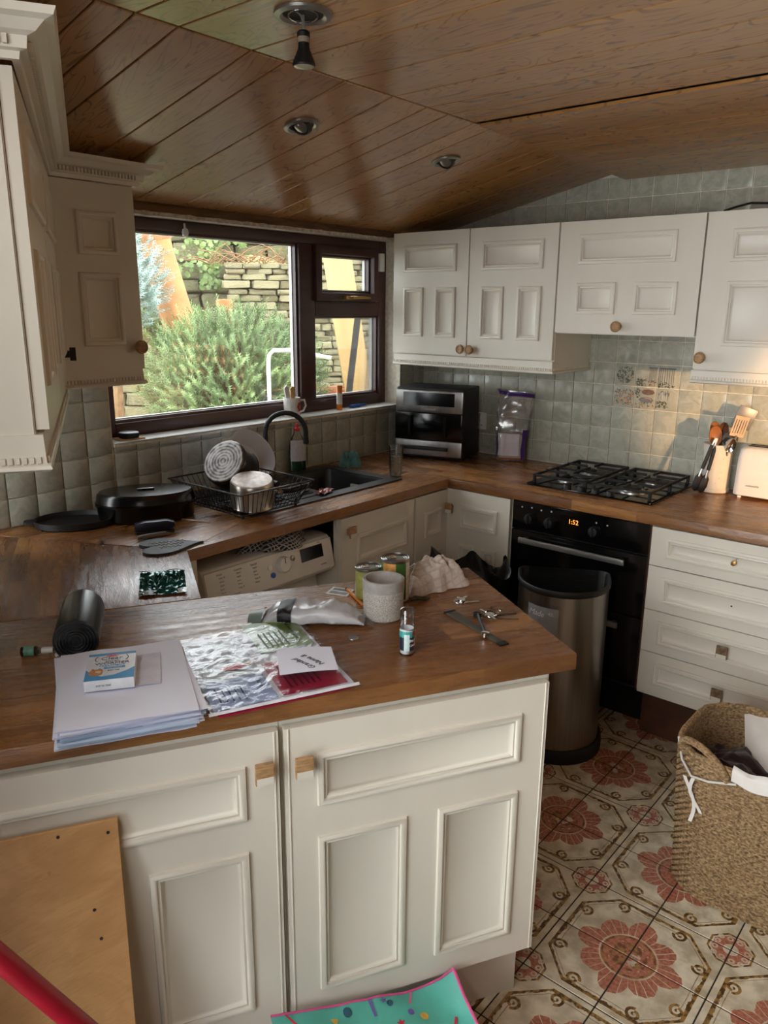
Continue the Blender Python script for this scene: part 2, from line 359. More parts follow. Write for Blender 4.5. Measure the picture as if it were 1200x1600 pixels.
TEATOWEL = stripes('cream_tea_towel', (206, 194, 184), (190, 176, 166), 300)
CHECKT = stripes('black_white_check_towel', (24, 23, 23), (176, 172, 164), 520)
# ------------------------------------------------------------------ the room
XE, YW = 3.322, 2.538
ZW, WT = .91, .038                 # worktop height and thickness
def ceilA(y): return 2.19 - .2144 * (y - 1.5)
floor = MB().box(-2.6, -3.2, -.06, 3.5, 2.75, -.0016).build('floor', GROUTD, kind='structure')
TS = .197
_ft = MB()
_ft.prism([(.0018, .0018), (TS - .0018, .0018), (TS - .0018, TS - .0018), (.0018, TS - .0018)], -.006, 0)
ftile_mesh = _ft.mesh('floor_tile', FTILE, bevel=.0012, seg=1)
for i in range(-6, 8):
    for j in range(-9, 7):
        x = 1.672 + TS * i; y = .568 + TS * j          # vertex (flower where both are even)
        if x < .4 or x > 2.78 or y < -1.3 or y > 1.8: continue
        if (x + TS) * PD.x + y * PD.y < .25 and x * PN.x + y * PN.y > 1.2: continue
        # tile spans [x,x+TS]x[y,y+TS]; its flower corner is the even one
        ex, ey = (i % 2 == 0), (j % 2 == 0)
        cx = x if ex else x + TS; cyy = y if ey else y + TS
        rz = {(True, True): 0, (False, True): PI / 2, (False, False): PI, (True, False): -PI / 2}[(ex, ey)]
        # mirror symmetric pattern, so a rotated tile fills the same quarter
        link('floor_tile', ftile_mesh, floor, (cx, cyy, 0), (0, 0, rz))

# back wall with the window opening
OX0, OX1, OZ0, OZ1 = 1.475, 3.12, 1.136, 1.945
wb_ = MB()
wb_.prism([(.7, 0), (3.5, 0), (3.5, 2.4), (.7, 2.4), (.7, OZ0 + .0004), (OX0, OZ0 + .0004), (OX0, OZ1), (OX1, OZ1), (OX1, OZ0), (.7, OZ0)], YW, YW + .16, ax='y')
wall_back = wb_.build('wall_back', GROUT, kind='structure', smooth=False)
wall_right = MB().box(XE, -2.2, 0, XE + .12, 2.7, 2.4).build('wall_right', GROUT, kind='structure')
wl_ = MB().prism([(-1.25, 0), (2.45, 0), (2.45, 2.4), (-1.25, 2.4), (-1.25, .1604), (-.52, .1604), (-.52, 2.04), (1.08, 2.04), (1.08, .16), (-1.25, .16)], -.52, -.4, ax='x')
wall_left = wl_.build('wall_left', PLASTER, rot=(0, 0, RZP), kind='structure', smooth=False)
win2 = thing('door_1', None, None, (0, 0, 0), RZP, kind='structure')  # unseen glazed door, added so daylight and shadows come from the left
for a_ in ((-.52, .16, -.46, 2.04), (1.02, .16, 1.08, 2.04), (-.46, .16, 1.02, .22), (-.46, 1.98, 1.02, 2.04), (.25, .22, .31, 1.98)): MB().box(-.48, a_[0], a_[1], -.43, a_[2], a_[3]).build('door_frame', WHITE, win2)
MB().box(-.458, -.46, .22, -.452, 1.02, 1.98).build('door_glass', PANE, win2)
RW = MB()     # rear wall, in the peninsula frame
RW.box(-.6, -1.10, 0, 2.3, -1.03, 2.4)
wall_rear = RW.build('wall_rear', PLASTER, rot=(0, 0, RZP), kind='structure', smooth=False)
wall_side = MB().box(1.3, -2.06, 0, 3.4, -1.98, 2.4).build('wall_side', PLASTER, kind='structure')
# wall tiles
_t = MB().box(-.0475, -.006, -.0475, .0475, 0, .0475).mesh('wall_tile', WTILE, bevel=.0025, seg=2)
P_ = .0976
def wall_tile(parent, x0, x1, z0, z1, side):
    w, h = x1 - x0, z1 - z0
    if w < .012 or h < .012: return None
    sx, sz = (w - .0035) / .095, (h - .0035) / .095
    jx, jz = random.uniform(-.0025, .0025), random.uniform(-.0025, .0025)
    if side == 'back': return link('wall_tile', _t, parent, ((x0 + x1) / 2, YW, (z0 + z1) / 2), (jx, 0, jz), (sx, 1, sz))
    return link('wall_tile', _t, parent, (XE, (x0 + x1) / 2, (z0 + z1) / 2), (jx, 0, -PI / 2 + jz), (sx, 1, sz))
def clip_tiles(parent, a0, a1, c0, c1, org_a, org_z, side, keep=lambda x, z: True):
    i = math.floor((a0 - org_a) / P_)
    out = []
    while org_a + i * P_ < a1:
        j = math.floor((c0 - org_z) / P_)
        while org_z + j * P_ < c1:
            x0, x1 = max(a0, org_a + i * P_), min(a1, org_a + (i + 1) * P_); z0, z1 = max(c0, org_z + j * P_), min(c1, org_z + (j + 1) * P_)
            if keep((x0 + x1) / 2, (z0 + z1) / 2): out.append((wall_tile(parent, x0, x1, z0, z1, side), i, j))
            j += 1
        i += 1
    return out
clip_tiles(wall_back, .99, OX0, ZW, 1.50, 1.469, .911, 'back')
clip_tiles(wall_back, OX0, OX1, ZW, OZ0, 1.469, .911, 'back')
clip_tiles(wall_back, OX1 - .005, 3.316, ZW, 1.945, 1.469, .911, 'back')
et = clip_tiles(wall_right, .42, 2.532, ZW, 2.17, 1.462, .911, 'right', lambda y, z: (z < 1.58 or z > 1.92) and z - .05 < ceilA(y) + .02)
# printed picture tiles over the hob
OLIVE = mat('olive_tile_print', (70, 74, 52), .4, var=.2); PEACH = mat('peach_tile_print', (196, 150, 120), .4, var=.15); GREYP = mat('grey_tile_print', (112, 112, 110), .4, var=.2); BROWNP = mat('brown_tile_print', (122, 84, 56), .4, var=.15)
rnd = random.Random(5)
def blob(b, cx, cz, rx, rz, m, rot=0):
    pts = []
    for k in range(8):
        a = 2 * PI * k / 8; px, pz = rx * math.cos(a), rz * math.sin(a)
        pts.append((cx + px * math.cos(rot) - pz * math.sin(rot), -.0072 - rnd.random() * .0004, cz + px * math.sin(rot) + pz * math.cos(rot)))
    b.add(pts, [tuple(range(8))], m)
def bars(b, xs, z0, z1, w, m):
    for x in xs: b.add([(x, -.0075, z0), (x + w, -.0075, z0), (x + w, -.0075, z1), (x, -.0075, z1)], [(0, 1, 2, 3)], m)
def motif(kind):
    b = MB()
    def leaves(n, x0, x1, z0, z1, rx=.0048, rz=.0013, ms=(0,)):
        for k in range(n): blob(b, rnd.uniform(x0, x1), rnd.uniform(z0, z1), rx * rnd.uniform(.7, 1.3), rz, rnd.choice(ms), rnd.uniform(0, PI))
    if kind == 'bush':
        for k in range(130): a = rnd.uniform(0, 2 * PI); r = .04 * math.sqrt(rnd.random()); blob(b, r * math.cos(a) * .95, r * math.sin(a) + .003, .005, .0013, rnd.choice((0, 0, 2)), rnd.uniform(0, PI))
    if kind == 'pots':
        leaves(50, -.044, .0, -.045, -.015); bars(b, (.012, .019, .026, .034, .041), -.03, .034, .002, 2); bars(b, (.008,), .032, .038, .038, 2); leaves(26, .008, .044, -.046, -.018, ms=(0, 1))
    if kind == 'window':
        bars(b, (-.045, -.038, -.03, -.02, -.01, 0, .01, .018), -.03, .034, .0022, 2); bars(b, (-.046,), .032, .038, .072, 2); leaves(34, -.045, .0, -.046, -.022); leaves(12, .0, .026, -.046, -.035)
    if kind == 'flowers':
        leaves(60, -.042, .044, -.036, .034); leaves(22, -.036, .042, -.03, .024, .007, .0045, (1,)); leaves(14, -.036, .042, -.03, .024, .003, .002, (3,))
    if kind == 'basket':
        leaves(26, -.045, -.02, .0, .04); blob(b, .012, .028, .030, .013, 3); leaves(16, -.012, .038, .018, .038, .007, .0012, (2,)); blob(b, .006, -.006, .034, .013, 2); blob(b, .006, -.005, .026, .009, 1); leaves(34, -.042, .042, -.042, -.016, ms=(0, 0, 1, 3))
    if kind == 'herbs':
        leaves(46, -.046, .004, -.036, -.006); leaves(10, -.042, .012, .022, .036, .009, .0014, (2,)); bars(b, (-.04, -.028, .002), .0, .022, .0016, 2)
    return b
for t_, i, j in et:
    kk = {(-1, 4): 'bush', (-2, 4): 'pots', (-3, 4): 'window', (-1, 3): 'flowers', (-2, 3): 'basket', (-3, 3): 'herbs'}.get((i, j))
    if kk and t_: motif(kk).build('printed_motif', [OLIVE, PEACH, GREYP, BROWNP], t_, fix=False, smooth=False, kind='stuff')

# ceiling: sloping part over the window, flat part, and the part along the right wall
XC, YF = 2.203, 1.5
cb = MB()
n_out = .05
cb.loops([[(.2, 2.62, ceilA(2.62) + .012), (3.42, 2.62, ceilA(2.62) + .012), (3.42, 2.62, ceilA(2.62) + .06), (.2, 2.62, ceilA(2.62) + .06)],
          [(-.4, YF, 2.202), (3.42, YF, 2.202), (3.42, YF, 2.26), (-.4, YF, 2.26)],
          [(-2.2, -2.6, 2.202), (3.42, -2.6, 2.202), (3.42, -2.6, 2.26), (-2.2, -2.6, 2.26)]])
ceiling = cb.build('ceiling', DARKIN, kind='structure', smooth=False)
BX = [-2.0, -1.8, -1.6, -1.4, -1.2, -1.0, -.8, -.6, -.4, -.2, .02, .22, .42, .62, .72, .914, 1.0, 1.101, 1.297, 1.403, 1.607, 1.802, 1.956, 2.062, 2.203, 2.299, 2.494, 2.66, 2.813, 3.0, 3.16, 3.318]
slA = math.atan(.2144)
def board(x0, x1, y0, y1, zf, tilt=0.0):
    w = x1 - x0 - .004; L = (y1 - y0) / math.cos(tilt)
    b = MB().box(-w / 2, -L / 2, 0, w / 2, L / 2, .010)
    b.build('ceiling_board', CBOARD, ceiling, ((x0 + x1) / 2, (y0 + y1) / 2, zf), (-tilt, 0, 0), bevel=.0018, seg=1)
for a, c in zip(BX, BX[1:]):
    if a >= .62: board(a, c, YF + .005, 2.515, (ceilA(YF) + ceilA(2.515)) / 2, slA)
    if c <= XC + .01: board(a, c, -1.6, YF - .004, 2.19)
for a, c in zip((2.213, 2.295, 2.525, 2.64, 2.76, 2.93, 3.12), (2.295, 2.525, 2.64, 2.76, 2.93, 3.12, 3.318)):
    x = (a + c) / 2; w = c - a - .004
    MB().box(-w / 2, -1.55, 0, w / 2, 1.55, .01).build('ceiling_board', CBOARD, ceiling, (x, -.06, 2.180 - (x - 2.2) * .022), (0, math.atan(.022), 0), bevel=.0018, seg=1)
trim = MB(); trim.box(1.44, 2.49, 1.945, 3.06, 2.545, 1.985)
trim1 = trim.build('trim_1', BATTEN, kind='structure', bevel=.003)
fk = MB().grid(60, 3, lambda u, v: (1.45 + 1.6 * u, 2.487 - .004 * mnoise.noise(Vector((u * 60, v * 9, 0))), 1.934 + .014 * v + .004 * mnoise.noise(Vector((u * 45, 3, v)))))
fk.build('filler_edge', FLAKE, trim1)

# window
win = thing('window_1', None, None, (0, 0, 0), kind='structure')
f = MB()
FB0, FB1 = 2.635, 2.70
def fbar(b, x0, x1, z0, z1, y0=FB0, y1=FB1): b.box(x0, y0, z0, x1, y1, z1)
for nm, a in (('frame_stile', (1.475, 1.55, 1.143, 1.945)), ('frame_stile', (3.07, 3.12, 1.143, 1.945)), ('frame_sill_rail', (1.55, 3.07, 1.143, 1.197)), ('frame_head', (1.55, 3.07, 1.903, 1.945)), ('mullion', (2.515, 2.613, 1.197, 1.903)), ('transom', (2.613, 3.07, 1.588, 1.655))):
    b = MB(); fbar(b, *a); b.build(nm, BROWNF, win, bevel=.006)
# glazing beads and the top-hung vent sash
def ring(x0, x1, z0, z1, w, y0, y1):
    b = MB(); b.loops([[(x0, y, z0), (x1, y, z0), (x1, y, z1), (x0, y, z1)] for y in (y1, y0)] + [[(x0 + w, y, z0 + w), (x1 - w, y, z0 + w), (x1 - w, y, z1 - w), (x0 + w, y, z1 - w)] for y in (y0, y1)] , cap0=False, cap1=False); return b
vent = ring(2.607, 3.05, 1.655, 1.903, .038, 2.618, 2.66).build('vent_sash', BROWNF, win, bevel=.003)
ALB = mat('pale_spacer_bar', (188, 190, 186), .35, var=.05)
for (x0, x1, z0, z1) in ((1.55, 2.515, 1.197, 1.903), (2.613, 3.07, 1.197, 1.588), (2.645, 3.012, 1.693, 1.865)):
    ring(x0, x1, z0, z1, .010, 2.650, 2.690).build('glazing_bead', BROWNF, win)
    ring(x0 + .006, x1 - .006, z0 + .006, z1 - .006, .008, 2.672, 2.688).build('spacer_bar', ALB, win)
    MB().box(x0 + .004, 2.666, z0 + .004, x1 - .004, 2.670, z1 - .004).build('pane', PANE, win)
hb = MB().box(2.79, 2.602, 1.664, 2.845, 2.619, 1.680); hb.tube([(2.815, 2.604, 1.672), (2.825, 2.592, 1.672), (2.905, 2.589, 1.672), (2.95, 2.592, 1.670)], [.007, .008, .007, .006], 8)
hb.build('window_handle', mat('brass_handle', (190, 150, 84), .3, .8), win)
st = MB(); st.box(3.04, 2.60, 1.80, 3.068, 2.62, 1.885); st.build('window_restrictor', WHITE, win, bevel=.003)
ct = MB(); ct.tube([(1.90, 2.622, 1.935), (1.90, 2.62, 1.915)], .004, 8); ct.lathe([(.002, .02), (.011, .012), (.013, 0), (.010, -.012), (.002, -.016)], 12, (1.90, 2.618, 1.900)); ct.build('blind_cord_end', WHITE, win)
_si = MB().box(-.5, -.5, -.5, .5, .5, .5).mesh('sill_tile', mat('white_sill_tile', (232, 232, 226), .5, var=.03, spec=.15), bevel=.02, seg=2)
sill = MB().box(OX0, YW - .010, 1.130, OX1, 2.64, 1.140).build('window_sill', GROUT, win)
for k in range(16): link('sill_tile', _si, sill, (OX0 + .05 + k * .1025, 2.5825, 1.1425), (0, 0, 0), (.0995, .115, .005))

# ------------------------------------------------------------------ worktops
def wtop(name, pts, m, label, rz=0.0, bevel=.003):
    ca, sa = math.cos(-rz), math.sin(-rz); q = [(x * ca - y * sa, x * sa + y * ca) for x, y in pts]
    return MB().prism(q, ZW - WT, ZW).build(name, m, None, (0, 0, 0), (0, 0, rz), bevel=bevel, ang=30, label=label, cat='worktop')
def uv(*pts): return [(PW(u, v).x, PW(u, v).y) for u, v in pts]
wtop('peninsula_worktop', uv((-.398, 1.29), (.925, 1.29), (.955, 1.883), (-.398, 1.883)), OAK, 'oak worktop of the peninsula, strewn with papers, keys and tins', RZP)
pc = PW(.203, 1.886); pl = PW(-.397, 1.886)
wtop('corner_worktop', [(pc.x, pc.y), (1.318, 1.893), (1.013, 2.472), (.985, 2.53), (pl.x, pl.y)], OAKW, 'worn oak worktop between the sink run and the peninsula, under the green foil pouch', R(60.5))
SX0, SX1, SY0, SY1 = 1.71, 2.52, 2.05, 2.48
wtop('sink_worktop', [(1.321, 1.897), (2.682, 1.90), (2.682, 2.5), (2.682, 2.536), (.989, 2.536), (1.017, 2.474), (1.32, 1.9), (SX0, SY0), (SX0, SY1), (SX1, SY1), (SX1, SY0), (SX0, SY0)], OAKW, 'oak worktop under the window holding the black sink', 0, bevel=0)
wtop('hob_worktop', [(2.685, .25), (XE - .008, .25), (XE - .008, YW - .008), (2.685, YW - .008)], OAKW, 'oak worktop along the tiled wall holding the gas hob', -PI / 2)
# ------------------------------------------------------------------ kitchen units
# every unit: local x to the right as one faces it, local y into the unit (front face at y = 0), z up
PROF = [(0, 0), (.0015, -.006), (.007, -.0085), (.012, -.007), (.0145, -.0015), (.019, -.003), (.024, .003), (.028, .0055)]
def panel_mesh(x0, z0, x1, z1, m=0):
    b = MB(); ls = []
    for d, y in PROF: ls.append([(x0 + d, y, z0 + d), (x1 - d, y, z0 + d), (x1 - d, y, z1 - d), (x0 + d, y, z1 - d)])
    b.loops(ls, True, False, True); return b
def slab(w, h, t, panels):
    b = MB(); xs = sorted({0, w} | {p[0] for p in panels} | {p[2] for p in panels}); zs = sorted({0, h} | {p[1] for p in panels} | {p[3] for p in panels})
    idx = {}
    def vi(x, z):
        if (x, z) not in idx: idx[(x, z)] = len(b.v); b.v.append((x, 0, z))
        return idx[(x, z)]
    for i in range(len(xs) - 1):
        for j in range(len(zs) - 1):
            cx, cz = (xs[i] + xs[i+1]) / 2, (zs[j] + zs[j+1]) / 2
            if any(p[0] < cx < p[2] and p[1] < cz < p[3] for p in panels): continue
            b.f.append((vi(xs[i], zs[j]), vi(xs[i+1], zs[j]), vi(xs[i+1], zs[j+1]), vi(xs[i], zs[j+1]))); b.mi.append(0)
    k = len(b.v); bw = .0025
    b.v += [(0, 0, 0), (w, 0, 0), (w, 0, h), (0, 0, h), (-bw * 0, t, 0), (w, t, 0), (w, t, h), (0, t, h)]
    for f in ((k, k+4, k+5, k+1), (k+1, k+5, k+6, k+2), (k+2, k+6, k+7, k+3), (k+3, k+7, k+4, k), (k+4, k+7, k+6, k+5)): b.f.append(f); b.mi.append(0)
    return b
def sq_knob(parent, x, z, s=.036, m=None):
    b = MB(); b.box(x - s * .3, -.016, z - s * .3, x + s * .3, 0, z + s * .3); k = MB(); k.box(x - s / 2, -.026, z - s * .62, x + s / 2, -.016, z + s * .62); pk = MB(); pk.box(x - s * .44, -.0266, z - s * .58, x + s * .46, -.022, z - s * .16)
    o = k.build('knob', m or KNOBW, parent, bevel=.003, label='square wooden knob with worn paint'); b.build('knob_stem', KNOBW, parent); pk.build('paint_remnant', PAINT, parent)
    return o
def round_knob(parent, x, z, r=.021):
    k = MB().lathe([(.008, 0), (.008, .010), (r * .8, .014), (r, .020), (r * .96, .027), (r * .7, .030), (r * .66, .027), (r * .25, .0265)], 20)
    k.xf(Matrix.Translation((x, 0, z)) @ Matrix.Rotation(R(90), 4, 'X')); k.build('knob', KNOBW, parent, label='round turned wooden knob')
def door(unit, x, z, w, h, panels, knob=None, name='door', y=-.02, kind='sq', label=None):
    """panels as fractions-free metres inside the door"""
    d = slab(w, h, .02, panels).build(name, PAINT, unit, (x, y, z), label=label, smooth=False, fix=False)
    for p in panels: panel_mesh(*p).build('panel_moulding', PAINT, d, fix=False, ang=50)
    if knob: (sq_knob if kind == 'sq' else round_knob)(d, *knob)
    return d
def three(w, h, s, th, gap=.07, top=None, lo=None):
    """one wide panel over two upright ones"""
    lo = s if lo is None else lo; t1 = h - (top or s); t0 = t1 - th; l1 = t0 - gap; mid = (w - 2 * s - gap) / 2
    return [(s, t0, w - s, t1), (s, lo, s + mid, l1), (w - s - mid, lo, w - s, l1)]
def carcass(unit, w, d, z0, z1, name='carcass'):
    b = MB(); t = .018
    b.loops([[(0, .001, z0), (w, .001, z0), (w, .001, z1), (0, .001, z1)], [(0, d, z0), (w, d, z0), (w, d, z1), (0, d, z1)]]); return b.build(name, PAINT, unit, smooth=False)
def plinth(unit, w, z1, set_back, m, x0=0.0): return MB().box(x0, set_back, .0, x0 + w, set_back + .016, z1).build('plinth', m, unit)
def pelmet(unit, path, z0, z1, name='pelmet'):
    """fascia following an open plan path (outside on the right hand), with a dentil row"""
    prof = [(0, z1), (.004, z1), (.006, z0 + .014), (.012, z0 + .010), (.014, z0 + .004), (.008, z0), (-.012, z0), (-.014, z1)]
    sweep(path, prof).build(name, PAINT, unit, smooth=False)
    d = MB()
    for (a, b_) in zip(path, path[1:]):
        a, b_ = Vector(a), Vector(b_); L = (b_ - a).length; t = (b_ - a) / L; n = Vector((t.y, -t.x)); k = int(L / .0105)
        for i in range(k):
            s0 = a + t * ((i + .18) * L / k); s1 = a + t * ((i + .78) * L / k); q = [s0 + n * .003, s1 + n * .003, s1 + n * .0105, s0 + n * .0105]
            d.prism([(p.x, p.y) for p in q], z0 + .014, z0 + .024)
    d.build('dentil_row', PAINT, unit, smooth=False, kind='stuff')
def sweep(path, prof):
    b = MB(); P = [Vector(p) for p in path]; ls = []
    for i, p in enumerate(P):
        ts = []
        if i: ts.append((P[i] - P[i-1]).normalized())
        if i < len(P) - 1: ts.append((P[i+1] - P[i]).normalized())
        ns = [Vector((t.y, -t.x)) for t in ts]; n = ns[0] if len(ns) == 1 else (ns[0] + ns[1]) / (1 + ns[0].dot(ns[1]))
        ls.append([(p.x + n.x * o, p.y + n.y * o, z) for o, z in prof])
    return b.loops(ls)
SIDE_UNSEEN = None
# ---- peninsula
PV = 1.312                        # door plane in v
def pen_unit(label, u0, u1, knob_side):
    w = u1 - u0; p = PW(u0, PV); t = thing('peninsula_cabinet', label, 'cabinet', (p.x, p.y, 0), RZP, 'peninsula cabinets')
    carcass(t, w, .54, .155, .870); plinth(t, w - (.02 if knob_side < 0 else 0), .155, .022, PAINT)
    h = .852 - .158; s = .064
    pn = three(w - .010, h, s, .118, .072, .062, .062)
    d = door(t, .005, .158, w - .010, h, pn, ((.034, .776 - .158) if knob_side < 0 else (w - .010 - .032, .779 - .158)))
    for x in ((.006, w - .020) if knob_side < 0 else (w - .020,)): MB().box(x, -.0022, 0, x + .004, 0, h).build('edge_bead', PAINT, d, bevel=.0012, seg=1)
    return t
pr_ = pen_unit('cream peninsula cabinet at the open end, beside the steel bin', .273, .866, -1)
pl_ = pen_unit('cream peninsula cabinet behind the leaning plywood board', -.315, .272, 1)
MB().box(.593, .0, .155, .599, .54, .870).build('end_panel', PAINT, pr_, bevel=.001)
MB().box(-.315 - .083, .02, 0, -.315, .5, .870).xf(Matrix.Translation((.315, 0, 0))).build('filler_panel', PAINT, pl_)
# ---- sink run
FY = 1.925
t = thing('sink_cabinet', 'cream sink cabinet with a square wooden knob, right of the washing machine', 'cabinet', (2.005, FY, 0), 0)
carcass(t, .45, .54, .15, .68); plinth(t, .45, .15, .05, PAINT)
MB().box(0, .001, .68, .45, .018, .868).build('front_rail', PAINT, t)
door(t, .004, .155, .440, .708, [(.085, .52, .395, .635), (.085, .06, .215, .45), (.265, .06, .395, .45)], (.040, .655))
t = thing('corner_filler_cabinet', 'narrow cream corner cabinet front between the sink cabinet and the black bin bag', 'cabinet', (2.458, FY, 0), 0)
MB().box(0, .001, .15, .245, .35, .868).build('carcass', PAINT, t); plinth(t, .245, .15, .05, PAINT)
door(t, .003, .155, .236, .708, [(.062, .52, .18, .635), (.062, .06, .18, .45)])
t = thing('end_panel', 'narrow cream panel left of the washing machine', 'panel', (1.352, FY, 0), 0)
MB().box(0, 0, 0, .02, .45, .868).build('panel_board', PAINT, t, bevel=.001)
# ---- right run, fronts facing -x
FX = 2.706
RZE = -PI / 2
t = thing('corner_base_cabinet', 'cream corner base cabinet left of the oven, behind the black bin bag', 'cabinet', (FX, 1.922, 0), RZE)
carcass(t, .335, .55, .15, .870); plinth(t, .335, .15, .05, PLINTHB)
door(t, .006, .20, .326, .668, [(.078, .50, .27, .605), (.078, .05, .160, .43), (.192, .05, .27, .43)], (.032, .585))
t = thing('drawer_unit', 'cream four-drawer unit right of the oven', 'drawer unit', (FX, .998, 0), RZE)
carcass(t, .60, .55, .2, .870); plinth(t, .60, .2, .07, PLINTHB)
for k, (z0, z1, kn) in enumerate(((.724, .868, 'small'), (.552, .720, None), (.386, .549, 'sq'), (.222, .383, 'sq'))):
    h = z1 - z0; d = door(t, .006, z0, .588, h, [(.055, .034, .533, h - .034)], None, 'drawer_front')
    if kn == 'sq': sq_knob(d, .294, h / 2, .038, mat('dark_worn_knob', (122, 98, 70), .5, var=.4, scale=60))
    if kn == 'small':
        MB().lathe([(.006, 0), (.006, .012), (.009, .013), (.009, .020), (.003, .022)], 10).xf(Matrix.Translation((.294, 0, h / 2)) @ Matrix.Rotation(R(90), 4, 'X')).build('knob_post', mat('brass_post', (170, 130, 70), .35, .7), d)
        MB().lathe([(.002, 0), (.004, .003)], 8).xf(Matrix.Translation((.300, 0, h / 2 + .012)) @ Matrix.Rotation(R(90), 4, 'X')).build('screw', CHROME, d)
    if kn is None: MB().lathe([(.003, 0), (.0032, .001)], 8).xf(Matrix.Translation((.3, .004, h / 2)) @ Matrix.Rotation(R(90), 4, 'X')).build('screw_hole', DARKIN, d)
# ---- oven
t = thing('double_oven', 'black built-under double oven with steel handles and orange clock', 'oven', (FX, 1.582, 0), RZE)
W = .578
MB().box(.002, .003, .205, W, .5, .868).build('oven_body', BLKM, t)
MB().box(.002, -.012, .752, W, .003, .868).build('control_panel', BLK, t, bevel=.002)
MB().box(.002, -.014, .505, W, .003, .746).build('upper_door', BLK, t, bevel=.002)
MB().box(.002, -.014, .222, W, .003, .499).build('lower_door', BLK, t, bevel=.002)
MB().box(-.0005, -.004, .205, .002, .02, .868).build('side_trim', STEEL, t); MB().box(W, -.004, .205, W + .004, .02, .868).build('side_trim', PLINTHB, t)
for z, x0, x1 in ((.715, .055, .505), (.462, .09, .50)):
    h = MB(); h.box(x0, -.052, z - .011, x1, -.040, z + .011); h.build('door_handle', mat('satin_aluminium', (196, 196, 194), .3, .9, var=.04, scale=60), t, bevel=.002)
    for x in (x0 + .02, x1 - .02): MB().box(x - .008, -.041, z - .008, x + .008, -.013, z + .008).build('handle_bracket', BLKM, t)
for x in (.085, .175, .365):
    k = MB().lathe([(.021, 0), (.020, .012), (.018, .022), (.016, .023)], 20); k.box(-.003, -.018, .022, .003, .018, .030)
    k.xf(Matrix.Translation((x, -.012, .803)) @ Matrix.Rotation(R(90), 4, 'X')); k.build('oven_knob', BLKM, t)
for x, z in ((.045, .845), (.09, .849), (.133, .845), (.178, .848), (.37, .838), (.415, .835)): MB().lathe([(.0035, 0), (.0035, .0006)], 10).xf(Matrix.Translation((x, -.0122, z)) @ Matrix.Rotation(R(90), 4, 'X')).build('dial_mark', mat('pale_print', (190, 190, 188), .5), t)
MB().box(.222, -.0135, .780, .320, -.012, .846).build('display_window', BLK, t)
text('1:52', .026, mat('orange_led_digits', (255, 150, 60), .5, emit=2.0), t, (.275, -.0138, .822), (PI / 2, 0, 0), 'clock_digits')
# ---- wall units on the right wall, fronts at x = 2.977
UX = 2.977
def wall_unit(label, y0, w, z0, z1, doors, kinds, group='cream wall cabinets over the hob'):
    t = thing('wall_cabinet', label, 'wall cabinet', (UX, y0, 0), RZE, group); carcass(t, w, XE - UX - .009, z0, z1)
    return t
t = wall_unit('cream double-door wall cabinet nearest the window, over the steel air fryer', 2.452, .866, 1.412, 1.962, None, None)
hh = .545
for x, kx in ((.002, .432 - .022), (.436, .024)):
    door(t, x, 1.418, .428, hh, three(.428, hh, .064, .118, .068, .058, .078), (kx if kx > .1 else kx, .030), kind='round')
pelmet(t, [(.004, .01 - .02), (.862, -.01), (.862, .33)], 1.360, 1.412)
t = wall_unit('cream single-flap wall cabinet over the gas hob', 1.584, .575, 1.530, 1.965, None, None)
door(t, .003, 1.534, .570, .428, [(.085, .265, .475, .378), (.085, .075, .252, .195), (.325, .075, .492, .195)], (.272, .028), 'flap_door', kind='round')
t = wall_unit('cream wall cabinet at the right edge, over the toaster', 1.007, .56, 1.412, 1.962, None, None)
door(t, .003, 1.418, .45, hh, [(.09, .375, .36, .485), (.09, .085, .36, .31)], (.026, .040), kind='round'); door(t, .457, 1.418, .10, hh, [], None)
pelmet(t, [(-.002, .33), (-.002, -.012), (.56, -.012)][1:], 1.365, 1.412)
# ---- left wall units
z0c, z1c = 1.425, 1.972
p = PW(-.100, 1.365); t = thing('left_wall_cabinet', 'tall cream wall cabinet at the left edge, seen end on', 'wall cabinet', (p.x, p.y, 0), R(60.5))
Lw = 1.09
MB().box(0, .001, z0c, Lw, .29, z1c).build('carcass', PAINT, t)
MB().box(-.004, .003, z0c, 0, .29, z1c).build('end_panel', PAINT, t)
for x in (.004, .53): d = door(t, x, 1.432, .52, .535, three(.52, .535, .064, .118, .068), None)
hg = MB().box(.985, -.034, 1.487, 1.015, -.021, 1.505); hg.box(.992, -.050, 1.478, 1.008, -.034, 1.514); hg.build('cabinet_latch', mat('dark_latch', (50, 44, 40), .4, .6), t)
pelmet(t, [(-.004, .28), (-.004, -.006), (Lw, -.006)], 1.365, z0c)
CROWN = [(.0, 1.972), (.010, 1.972), (.012, 1.982), (.022, 1.984), (.024, 2.0), (.036, 2.004), (.050, 2.016), (.062, 2.020), (.066, 2.030), (-.02, 2.030)]
tw = thing('window_wall_cabinet', 'cream wall cabinet with one door, left of the window', 'wall cabinet', (1.128, 2.20, 0), 0)
a_ = R(60.5); corner = (.006, -.022)
